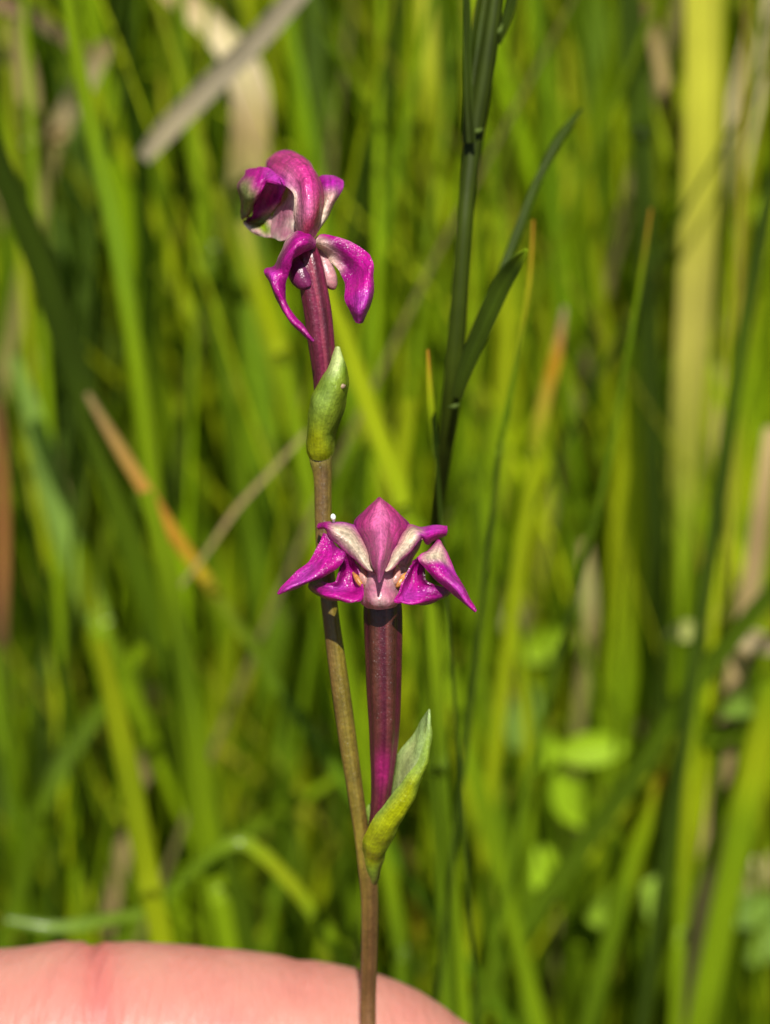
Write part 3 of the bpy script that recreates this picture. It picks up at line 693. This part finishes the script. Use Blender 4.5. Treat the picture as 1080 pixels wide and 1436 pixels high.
# left sepal: wing and the curled lobe below it
petal('sepal', z2, [([
    [(288, 233, 12.16), (294, 233, 12.14), (300, 234, 12.14), (306, 238, 12.16)],
    [(258, 285, 12.10), (285, 285, 12.10), (315, 280, 12.10), (340, 284, 12.06)],
    [(216, 362, 12.06), (260, 350, 12.04), (320, 335, 12.02), (386, 328, 11.98)],
    [(170, 405, 12.03), (220, 400, 12.00), (280, 400, 11.93), (345, 390, 12.00)],
    [(118, 452, 12.01), (165, 452, 11.97), (220, 448, 11.92), (285, 428, 11.99)],
    [(84, 490, 12.0), (112, 486, 11.93), (145, 480, 11.94), (175, 478, 12.0)],
    [(68, 512, 11.98), (70, 512, 11.97), (73, 512, 11.97), (76, 510, 11.98)]],
    ['MMmm', 'MMmD', 'MMMm', 'MVMM', 'MVVM', 'MVVM', 'mMMm']),  # darker upper right: shade on the wing painted into its colour
    ([
    [(380, 322, 12.12), (392, 322, 12.06), (406, 326, 12.06), (420, 336, 12.12)],
    [(366, 380, 12.08), (388, 378, 12.12), (420, 385, 12.12), (444, 396, 12.04)],
    [(352, 435, 12.04), (384, 440, 12.12), (430, 450, 12.12), (462, 460, 12.02)],
    [(338, 462, 12.02), (370, 485, 12.08), (426, 510, 12.04), (474, 528, 11.94)],
    [(305, 462, 12.06), (325, 500, 12.02), (370, 530, 11.93), (440, 549, 11.90)],
    [(258, 452, 12.14), (270, 490, 12.02), (300, 525, 11.96), (350, 550, 11.98)],
    [(226, 452, 12.26), (228, 475, 12.14), (240, 500, 12.1), (272, 526, 12.16)],
    [(216, 462, 12.3), (214, 472, 12.26), (216, 482, 12.25), (222, 492, 12.26)]],
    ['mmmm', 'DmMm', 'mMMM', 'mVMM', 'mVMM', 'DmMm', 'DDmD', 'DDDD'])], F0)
petal('sepal', z2, [([
    [(822, 260, 12.16), (826, 260, 12.14), (830, 262, 12.14), (833, 266, 12.16)],
    [(782, 308, 12.08), (806, 302, 12.05), (840, 300, 12.06), (866, 312, 12.1)],
    [(735, 345, 11.99), (780, 346, 11.97), (836, 348, 12.0), (888, 372, 12.06)],
    [(762, 392, 12.0), (800, 380, 11.95), (858, 386, 11.98), (908, 418, 12.04)],
    [(806, 436, 11.98), (840, 430, 11.91), (888, 436, 11.95), (930, 452, 12.0)],
    [(872, 492, 11.96), (898, 488, 11.88), (930, 490, 11.9), (958, 498, 11.96)],
    [(935, 540, 11.94), (950, 540, 11.89), (966, 544, 11.9), (980, 546, 11.94)],
    [(998, 600, 11.92), (1000, 601, 11.91), (1001, 600, 11.91), (1003, 598, 11.92)]],
    ['MMMM', 'MccM', 'MCCM', 'MMVV', 'MMVM', 'MVVM', 'MVMM', 'mmMm']),
    ([
    [(708, 362, 12.12), (718, 352, 12.06), (730, 346, 12.05), (744, 350, 12.1)],
    [(690, 392, 12.04), (706, 392, 12.12), (732, 392, 12.12), (752, 400, 12.06)],
    [(662, 450, 12.02), (690, 448, 12.12), (730, 440, 12.12), (760, 450, 12.04)],
    [(640, 510, 11.96), (680, 500, 12.06), (736, 480, 12.08), (786, 472, 12.02)],
    [(618, 556, 11.92), (670, 548, 11.95), (740, 520, 12.02), (826, 476, 12.04)],
    [(700, 558, 11.96), (740, 552, 11.96), (790, 525, 12.0), (860, 482, 12.08)],
    [(780, 560, 12.16), (806, 550, 12.06), (840, 525, 12.04), (880, 494, 12.16)],
    [(850, 530, 12.22), (860, 526, 12.18), (874, 516, 12.18), (888, 504, 12.2)]],
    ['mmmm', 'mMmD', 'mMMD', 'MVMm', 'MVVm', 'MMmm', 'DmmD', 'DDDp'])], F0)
# lip and column
petal('lip', z2, [([
    [(452, 392, 12.18), (490, 396, 12.08), (549, 400, 12.0), (610, 396, 12.08), (668, 392, 12.18)],
    [(456, 450, 12.14), (496, 450, 12.02), (549, 446, 11.95), (606, 450, 12.02), (656, 450, 12.14)],
    [(462, 505, 12.12), (500, 505, 12.0), (549, 502, 11.95), (602, 505, 12.0), (640, 508, 12.12)],
    [(472, 550, 12.12), (508, 550, 11.99), (549, 550, 11.94), (600, 552, 11.99), (630, 552, 12.12)],
    [(484, 572, 12.16), (515, 578, 12.04), (552, 582, 12.0), (594, 578, 12.04), (622, 570, 12.16)]],
    ['pPpPp', 'ppPpp', 'pPPPp', 'PPpPP', 'MPPPM'])], F0, mat=M_WAXY, thick=.03)
def lump(name, conv, pts, col, parent, sides=12, mat=None, flat=1.0):
    mb = MB(); q = []
    for x, y, d, r in pts:
        px, py = conv(x, y); q.append((px, py, d, r))
    tube(mb, q, sides=sides, n=4, colf=(lambda t, a: col) if isinstance(col, tuple) else col, flat=flat)
    o = mb.build(name, mat or M_WAXY); adopt(o, parent); return o
for s in (-1, 1):
    f = lambda x, y, s=s: z2(549 + s * (x - 549), y)
    lump('anther', f, [(634, 388, 12.1, 2), (632, 410, 12.06, 5), (626, 436, 12.04, 7), (614, 462, 12.03, 6), (604, 486, 12.04, 2)], (0.48, .24, .20), F0)
    lump('pollinium', f, [(676, 416, 12.1, 1.5), (664, 432, 12.05, 3.4), (650, 454, 12.03, 4.6), (636, 474, 12.02, 3.4), (624, 486, 12.03, 1.2)], (0.50, .21, .06), F0)
lump('stigma', z2, [(549, 524, 11.97, 2), (549, 538, 11.96, 4), (551, 552, 11.96, 4), (552, 564, 11.98, 2)], (0.44, .14, .19), F0)
# white speck beside the stem
lump('droplet', lambda x, y: (x, y), [(466.8, 720.5, 12.1, 1), (467, 722.5, 12.1, 3), (467.4, 726, 12.1, 3.6), (468, 729, 12.12, 2), (467.6, 736, 12.15, 1.5)], (0.75, .75, .7), orchid)

# --- upper flower
z1 = lambda x, y: (310 + x / 4.4875, 190 + y / 4.4875)
mb = MB()
def ov2(t, a):
    w = .5 + .5 * math.cos(6 * a)
    c = mixc((0.12, .010, .035), (0.06, .008, .018), w)
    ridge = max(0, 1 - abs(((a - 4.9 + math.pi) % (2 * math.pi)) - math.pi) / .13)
    return mixc(c, (0.30, .055, .085), .8 * ridge)  # highlight along the ridge painted into the colour
tube(mb, [(428, 338, 12.22, 9), (430, 352, 12.18, 15), (435, 375, 12.17, 17.5), (440, 405, 12.18, 18.5), (446, 440, 12.2, 18.5), (450, 475, 12.22, 18), (454, 510, 12.26, 16.5), (456, 545, 12.3, 15), (455, 590, 12.36, 13), (452, 630, 12.4, 12)], sides=48, ridges=6, ramp=.06, phase=.3, colf=ov2)
uf = mb.build('flower', M_STEM); adopt(uf, orchid)
uf['label'] = 'upper flower turned away with an arched hood and hanging sepals'
petal('hood', z1, [([      # arched strap: base on the ovary, up, over and away to the left
    [(486, 640, 12.16), (505, 642, 12.1), (535, 642, 12.06), (565, 640, 12.1), (590, 634, 12.16)],
    [(472, 560, 12.13), (505, 560, 12.06), (545, 560, 12.0), (585, 556, 12.04), (616, 550, 12.16)],
    [(468, 460, 12.10), (500, 455, 12.05), (548, 450, 11.97), (602, 450, 12.02), (640, 450, 12.18)],
    [(456, 362, 12.12), (492, 345, 12.09), (540, 322, 12.0), (594, 306, 12.05), (632, 320, 12.26)],
    [(400, 300, 12.20), (440, 262, 12.15), (496, 215, 12.10), (552, 190, 12.18), (592, 222, 12.40)],
    [(322, 250, 12.42), (352, 205, 12.36), (408, 155, 12.32), (464, 124, 12.40), (520, 140, 12.6)],
    [(290, 215, 12.8), (300, 180, 12.72), (335, 138, 12.68), (385, 105, 12.72), (430, 98, 12.84)],
    [(296, 230, 13.0), (290, 205, 13.0), (300, 160, 13.0), (340, 118, 13.0), (380, 108, 13.05)]],
    ['pRRRR', 'cPRRp', 'WPhRR', 'WhHHR', 'VhHHP', 'VHHHM', 'MMHMM', 'mmMMM'])], uf, n=12, veins=((.14, .02, .3), (.33, .02, .28), (.66, .02, .28), (.86, .02, .3)), keel=.012)  # pale rib at left, wet highlights painted in as pale stripes
petal('petal', z1, [([      # right wing
    [(612, 262, 12.5), (650, 258, 12.42), (700, 260, 12.4), (742, 272, 12.44)],
    [(620, 310, 12.42), (660, 312, 12.3), (720, 312, 12.28), (770, 310, 12.36)],
    [(630, 370, 12.36), (665, 372, 12.24), (705, 378, 12.22), (742, 372, 12.3)],
    [(636, 440, 12.32), (660, 440, 12.22), (685, 440, 12.22), (708, 435, 12.28)],
    [(620, 530, 12.28), (632, 528, 12.22), (648, 525, 12.22), (662, 518, 12.26)],
    [(588, 612, 12.24), (592, 612, 12.22), (597, 610, 12.22), (602, 606, 12.24)]],
    ['MVVM', 'VVVV', 'pccV', 'WWcp', 'cWWp', 'cccp'])], uf)
petal('petal', z1, [([      # crumpled left flap, outside
    [(160, 228, 12.66), (210, 205, 12.58), (262, 200, 12.5), (330, 232, 12.36), (396, 292, 12.16)],
    [(150, 262, 12.6), (195, 250, 12.48), (245, 250, 12.4), (300, 258, 12.32), (408, 318, 12.2)],
    [(100, 320, 12.6), (160, 320, 12.42), (225, 310, 12.36), (275, 288, 12.34), (300, 284, 12.3)],
    [(122, 400, 12.64), (160, 400, 12.46), (205, 385, 12.4), (235, 370, 12.38), (262, 330, 12.38)],
    [(134, 480, 12.84), (155, 470, 12.64), (180, 455, 12.56), (200, 440, 12.56), (215, 425, 12.62)],
    [(135, 532, 12.9), (142, 528, 12.76), (152, 520, 12.68), (165, 510, 12.66), (180, 500, 12.7)]],
    ['mMMVV', 'mMMVV', 'mGMMM', 'mGGMm', 'mGGBm', 'mmBBm']),  # violet top edge: sunlight on the fold painted into the colour
    ([      # its inner fold
    [(268, 290, 12.36), (310, 278, 12.32), (360, 285, 12.28), (405, 305, 12.22)],
    [(240, 360, 12.46), (290, 350, 12.48), (350, 350, 12.42), (396, 350, 12.28)],
    [(215, 440, 12.58), (260, 430, 12.6), (320, 420, 12.52), (375, 400, 12.38)],
    [(190, 510, 12.66), (225, 508, 12.66), (280, 480, 12.6), (345, 445, 12.48)],
    [(150, 538, 12.8), (190, 545, 12.78), (240, 540, 12.74), (300, 515, 12.62)]],
    ['MVVV', 'mMMV', 'mmMM', 'mmPP', 'mBGG'])], uf)
petal('lip', z1, [([      # thin pale lip
    [(404, 300, 12.46), (430, 310, 12.36), (452, 330, 12.3), (470, 355, 12.26)],
    [(392, 380, 12.5), (420, 385, 12.38), (450, 395, 12.3), (474, 410, 12.24)],
    [(345, 450, 12.56), (385, 470, 12.42), (430, 485, 12.32), (474, 490, 12.22)],
    [(330, 540, 12.58), (370, 555, 12.44), (425, 560, 12.32), (476, 560, 12.22)],
    [(318, 610, 12.56), (352, 628, 12.44), (410, 625, 12.32), (472, 610, 12.22)],
    [(330, 645, 12.5), (360, 655, 12.42), (400, 660, 12.32), (440, 655, 12.24)]],
    ['VcVc', 'PPcW', 'pPPc', 'pPpW', 'PpPc', 'cWcc']),
    ([
    [(142, 540, 12.8), (200, 552, 12.74), (262, 540, 12.7), (310, 505, 12.62)],
    [(150, 562, 12.72), (205, 575, 12.66), (265, 560, 12.64), (322, 540, 12.58)],
    [(180, 598, 12.68), (225, 608, 12.62), (275, 605, 12.6), (322, 598, 12.56)],
    [(222, 622, 12.66), (252, 634, 12.62), (285, 640, 12.58), (326, 640, 12.52)]],
    ['BGGp', 'pGep', 'WpeG', 'WWpp'])], uf, mat=M_WAXY, thick=.014)  # green parts: grass light showing through, painted into the thin sheet
petal('sepal', z1, [([      # left sepal arching over the ovary then hanging to a thread
    [(592, 665, 12.16), (594, 680, 12.12), (585, 700, 12.1), (562, 716, 12.12)],
    [(556, 612, 12.1), (548, 640, 11.98), (530, 680, 11.94), (508, 736, 12.02)],
    [(490, 600, 12.12), (486, 640, 11.95), (474, 690, 11.9), (462, 772, 11.98)],
    [(420, 640, 12.2), (430, 690, 11.98), (440, 740, 11.9), (440, 828, 11.96)],
    [(372, 740, 12.2), (384, 775, 12.02), (400, 810, 11.96), (422, 875, 12.0)],
    [(345, 820, 12.18), (362, 842, 12.04), (385, 870, 12.0), (412, 920, 12.04)],
    [(275, 855, 12.12), (320, 880, 12.0), (365, 910, 12.0), (408, 960, 12.06)],
    [(310, 940, 12.1), (335, 960, 12.0), (370, 985, 12.0), (402, 1010, 12.06)],
    [(362, 1045, 12.08), (375, 1042, 12.02), (390, 1042, 12.02), (403, 1045, 12.06)],
    [(395, 1115, 12.06), (405, 1110, 12.0), (418, 1105, 12.0), (430, 1105, 12.04)],
    [(460, 1200, 12.02), (470, 1192, 11.98), (480, 1186, 11.98), (490, 1180, 12.02)],
    [(520, 1255, 12.0), (528, 1250, 11.96), (538, 1246, 11.96), (546, 1242, 12.0)],
    [(574, 1298, 11.98), (577, 1296, 11.97), (580, 1293, 11.97), (582, 1288, 11.98)]],
    ['MMMM', 'MMMM', 'MMMM', 'WMMM', 'cmMM', 'mmMm', 'MVMm', 'MMMm', 'mMMm', 'mMMM', 'mMMM', 'mMMm', 'mmmm'])], uf)
petal('sepal', z1, [([      # right sepal, broad, hanging outward
    [(590, 655, 12.2), (596, 672, 12.2), (600, 690, 12.22), (604, 706, 12.26)],
    [(640, 626, 12.22), (645, 660, 12.14), (650, 700, 12.16), (645, 735, 12.3)],
    [(735, 640, 12.14), (730, 690, 12.14), (718, 745, 12.2), (690, 790, 12.24)],
    [(830, 672, 12.14), (815, 735, 12.14), (790, 800, 12.2), (738, 845, 12.22)],
    [(908, 716, 12.10), (885, 790, 12.10), (845, 850, 12.14), (770, 892, 12.16)],
    [(942, 765, 12.06), (915, 850, 12.04), (865, 905, 12.06), (786, 935, 12.12)],
    [(950, 865, 12.04), (918, 925, 11.95), (865, 965, 11.96), (788, 985, 12.06)],
    [(956, 955, 12.02), (922, 995, 11.92), (868, 1025, 11.93), (780, 1042, 12.02)],
    [(934, 1060, 12.04), (908, 1085, 11.9), (870, 1098, 11.9), (815, 1100, 12.02)],
    [(905, 1130, 12.02), (888, 1145, 11.95), (868, 1148, 11.95), (842, 1148, 12.02)],
    [(888, 1172, 12.0), (878, 1174, 11.98), (868, 1174, 11.98), (856, 1172, 12.0)]],
    ['WWWW', 'MpWW', 'MmpW', 'MMmp', 'MMmm', 'MMMm', 'MMMM', 'MVVM', 'MVVM', 'MVVM', 'mmMm'])], uf)  # darker left part: shade of the underside painted in beside the cream
lump('spur', z1, [(545, 700, 12.24, 8), (520, 770, 12.2, 13), (500, 835, 12.17, 17), (505, 885, 12.15, 17), (530, 925, 12.12, 13), (552, 945, 12.1, 6), (558, 952, 12.1, 1)], lambda t, a: mixc((0.09, .012, .06), (0.16, .016, .08), t), uf, sides=20)
lump('spur', z1, [(625, 700, 12.3, 8), (642, 780, 12.28, 11), (662, 850, 12.26, 12), (685, 910, 12.25, 11), (704, 950, 12.25, 7), (712, 966, 12.25, 3), (714, 970, 12.25, .6)], lambda t, a: mixc(PAL['c'], (0.34, .10, .12), max(0, min(1, t * 1.2 - .1))), uf, sides=20)

# ------------------------------------------------------------------ hand
def skin_mat():
    m = bpy.data.materials.new('skin_material'); m.use_nodes = True; nt = m.node_tree; L = nt.links.new
    pr = nt.nodes['Principled BSDF']
    tc = N(nt, 'ShaderNodeTexCoord')
    col = N(nt, 'ShaderNodeVertexColor', layer_name='Col')
    no = N(nt, 'ShaderNodeTexNoise'); no.inputs['Scale'].default_value = 1.6; no.inputs['Detail'].default_value = 5
    L(tc.outputs['Object'], no.inputs['Vector'])
    mr = N(nt, 'ShaderNodeMapRange'); mr.inputs[1].default_value = .3; mr.inputs[2].default_value = .7; mr.inputs[3].default_value = 0; mr.inputs[4].default_value = .55
    L(no.outputs[0], mr.inputs[0])
    mx = N(nt, 'ShaderNodeMix', data_type='RGBA'); mx.inputs['B'].default_value = (0.37, 0.122, 0.105, 1)
    L(mr.outputs[0], mx.inputs['Factor']); L(col.outputs[0], mx.inputs['A'])
    L(mx.outputs['Result'], pr.inputs['Base Color'])
    pr.inputs['Subsurface Weight'].default_value = 0.45
    pr.inputs['Subsurface Radius'].default_value = (0.22, 0.07, 0.045); pr.inputs['Subsurface Scale'].default_value = 1.0
    pr.inputs['Roughness'].default_value = 0.48; pr.inputs['Specular IOR Level'].default_value = 0.4
    # fine skin ridges running round the finger
    wv = N(nt, 'ShaderNodeTexNoise'); wv.inputs['Scale'].default_value = 6; wv.inputs['Detail'].default_value = 5
    mp = N(nt, 'ShaderNodeMapping'); mp.inputs['Scale'].default_value = (2.6, .7, .7)
    L(tc.outputs['Object'], mp.inputs['Vector']); L(mp.outputs[0], wv.inputs['Vector'])
    b = N(nt, 'ShaderNodeBump'); b.inputs['Strength'].default_value = .75; b.inputs['Distance'].default_value = 0.035
    L(wv.outputs[0], b.inputs['Height']); L(b.outputs[0], pr.inputs['Normal'])
    return m
M_SKIN = skin_mat()
M_NAIL = leafy('nail_material', transl=0, rough=.25, spec=.5, bump=.05, bump_scale=20, var=.05, sss=.3)

def build_hand():
    fingers = [
        # index: (px, py, depth, radius cm), root .. tip
        [(-1500, 1950, 16.6, 1.0), (-1000, 1740, 16.0, .98), (-480, 1505, 14.5, .90), (-200, 1490, 14.15, .83), (0, 1490, 14.0, .80), (110, 1480, 13.95, .815), (138, 1481, 13.95, .80), (170, 1482, 13.94, .81), (320, 1492, 13.9, .80), (480, 1516, 13.86, .785), (560, 1545, 13.84, .74), (640, 1580, 13.82, .64), (690, 1602, 13.8, .5), (725, 1620, 13.79, .3)],
        [(-1500, 2290, 16.8, 1.0), (-950, 2130, 16.2, .98), (-380, 1900, 15.2, .88), (0, 1870, 14.7, .83), (240, 1878, 14.6, .80), (440, 1910, 14.4, .76), (560, 1950, 14.2, .6), (620, 1975, 14.1, .35)],
        [(-1500, 2620, 16.8, .98), (-980, 2500, 16.3, .94), (-480, 2290, 15.4, .85), (-130, 2255, 14.9, .80), (100, 2265, 14.7, .76), (280, 2300, 14.4, .70), (400, 2340, 14.2, .52), (450, 2355, 14.1, .3)],
        [(-1480, 2900, 16.6, .9), (-1050, 2810, 16.2, .82), (-650, 2640, 15.4, .72), (-360, 2600, 14.9, .66), (-160, 2615, 14.7, .62), (-20, 2640, 14.5, .55), (80, 2668, 14.3, .40), (120, 2680, 14.25, .22)],
        # thumb, in front of the stem, below the frame
        [(-1750, 2750, 15.0, 1.5), (-1250, 2560, 13.4, 1.3), (-650, 2260, 12.3, 1.05), (-150, 2000, 11.9, .98), (80, 1900, 11.95, .92), (300, 1828, 12.1, .90), (440, 1795, 12.15, .78), (540, 1780, 12.2, .55), (585, 1775, 12.22, .3)],
        # palm
        [(-2500, 2700, 19.2, 2.0), (-2000, 2500, 17.8, 2.0), (-1500, 2250, 16.9, 1.35), (-1250, 2050, 16.5, 1.05)],
        [(-2500, 2800, 19.2, 2.1), (-2000, 2750, 17.9, 2.0), (-1500, 2600, 17.0, 1.35), (-1200, 2500, 16.7, 1.0)],
        [(-2500, 2750, 19.2, 2.1), (-2050, 2850, 17.6, 1.9), (-1600, 2850, 16.9, 1.3), (-1250, 2820, 16.5, .9)],
        [(-3100, 2880, 20.8, 2.2), (-2500, 2760, 19.2, 2.2), (-2100, 2700, 18.2, 2.1)],
        [(-2400, 2850, 18.6, 2.0), (-1900, 2820, 16.0, 1.7), (-1500, 2680, 14.3, 1.45), (-1150, 2520, 13.2, 1.25)],
    ]
    verts, faces = [], []
    sides = 28
    for pts in fingers:
        c = resample([P(x, y, d) for x, y, d, r in pts], 10); rr = resample([float(p[3]) for p in pts], 10)
        b = len(verts)
        for i, p in enumerate(c):
            t = (c[min(i + 1, len(c) - 1)] - c[max(i - 1, 0)]).normalized()
            s = t.cross(Vector((.02, 1, .1))).normalized(); f = s.cross(t).normalized()
            r = max(.05, rr[i])
            for j in range(sides):
                a = 2 * math.pi * j / sides
                verts.append(p + s * (math.cos(a) * r) + f * (math.sin(a) * r))
        n = len(c)
        for i in range(n - 1):
            for j in range(sides):
                j2 = (j + 1) % sides
                faces.append((b + i * sides + j, b + i * sides + j2, b + (i + 1) * sides + j2, b + (i + 1) * sides + j))
        for i, sgn in ((0, -1), (n - 1, 1)):
            t = (c[1] - c[0] if i == 0 else c[-1] - c[-2]).normalized()
            k = len(verts); verts.append(c[i] + t * (sgn * max(.05, rr[i]) * .45))
            for j in range(sides):
                faces.append((b + i * sides + j, b + i * sides + (j + 1) % sides, k))
    me = bpy.data.meshes.new('hand_raw'); me.from_pydata([tuple(v) for v in verts], [], faces); me.update()
    import bmesh
    bm = bmesh.new(); bm.from_mesh(me); bmesh.ops.recalc_face_normals(bm, faces=bm.faces); bm.to_mesh(me); bm.free()
    o = bpy.data.objects.new('hand_raw', me); COL.objects.link(o)
    rm = o.modifiers.new('r', 'REMESH'); rm.mode = 'VOXEL'; rm.voxel_size = 0.065; rm.use_smooth_shade = True
    sm = o.modifiers.new('s', 'SMOOTH'); sm.factor = .5; sm.iterations = 10
    dg = bpy.context.evaluated_depsgraph_get()
    me2 = bpy.data.meshes.new_from_object(o.evaluated_get(dg))
    bpy.data.objects.remove(o)
    # creases of the index finger: (pixel x of the crease, depth cm, width cm)
    creases = [(136, .06, .032), (112, .014, .05), (162, .014, .05), (418, .018, .05), (640, .012, .05), (-480, .06, .06), (-455, .03, .05), (300, .006, .05)]
    base_c, red_c, pale_c = (0.39, 0.192, 0.142), (0.36, 0.095, 0.083), (0.43, 0.25, 0.185)
    at = me2.color_attributes.new('Col', 'FLOAT_COLOR', 'POINT')
    cols = []
    nv = len(me2.vertices)
    co = [0.0] * (nv * 3); me2.vertices.foreach_get('co', co)
    no = [0.0] * (nv * 3); me2.vertices.foreach_get('normal', no)
    for vi in range(nv):
        p = Vector(co[vi * 3:vi * 3 + 3])
        rel = p - CAMPOS; d = rel.dot(FWD)
        px = 540 + FPX * rel.x / d; py = 718 - FPX * rel.dot(UP) / d
        redness = 0.22 + .4 * mnoise.noise(p * 1.3) + .15 * mnoise.noise(p * 4)
        if py < 1720 and d > 12.6:
            wob = 7 * math.sin(py * .021) + 10 * mnoise.noise(p * 2.0)
            for cx, dep, wd in creases:
                x = (px + wob * .6 - cx) / (FPX / 14.0) / wd
                if abs(x) < 5:
                    e = dep * math.exp(-x * x * .5)
                    for q in range(3): co[vi * 3 + q] -= no[vi * 3 + q] * e
                    redness += (dep / .05) * .5 * math.exp(-x * x * .12)
        c = mixc(base_c, red_c, max(0, min(1, redness))) if redness > 0 else mixc(base_c, pale_c, min(1, -redness))
        cols += [c[0], c[1], c[2], 1]
    at.data.foreach_set('color', cols)
    me2.vertices.foreach_set('co', co); me2.update()
    me2.materials.clear(); me2.materials.append(M_SKIN)
    me2.polygons.foreach_set('use_smooth', [True] * len(me2.polygons))
    me2.name = 'hand'
    h = bpy.data.objects.new('hand', me2); COL.objects.link(h)
    tag(h, 'pink finger of a hand pinching the orchid stem at the bottom', 'hand')
    # nails: index on the far side, thumb towards the lens
    def nail(cpts, half, col=(0.80, .50, .44)):
        mb = MB(); c = resample([P(*p[:3]) for p in cpts], 5); off = resample([float(p[3]) for p in cpts], 5)
        rows = []
        sgn = 1 if half > 0 else -1
        for i, p in enumerate(c):
            t = (c[min(i + 1, len(c) - 1)] - c[max(i - 1, 0)]).normalized()
            s = t.cross(FWD).normalized(); f = s.cross(t).normalized()
            if f.dot(FWD) < 0: f = -f
            w = abs(half) * (1 if i > 2 and i < len(c) - 3 else .8)
            rows.append([p + s * (math.sin(a) * off[i]) + f * (sgn * math.cos(a) * off[i]) for a in [w * (k / 4 - 1) for k in range(9)]])
        mb.grid(rows, [[col] * 9] * len(rows))
        o = mb.build('fingernail', M_NAIL, thick=.03); o.parent = h
    nail([(545, 1538, 13.85, .755), (620, 1572, 13.83, .69), (690, 1605, 13.8, .54), (722, 1622, 13.79, .36)], .75)
    nail([(380, 1808, 12.12, .86), (460, 1790, 12.16, .76), (530, 1782, 12.2, .60), (575, 1776, 12.22, .38)], -.75)
    return h
build_hand()
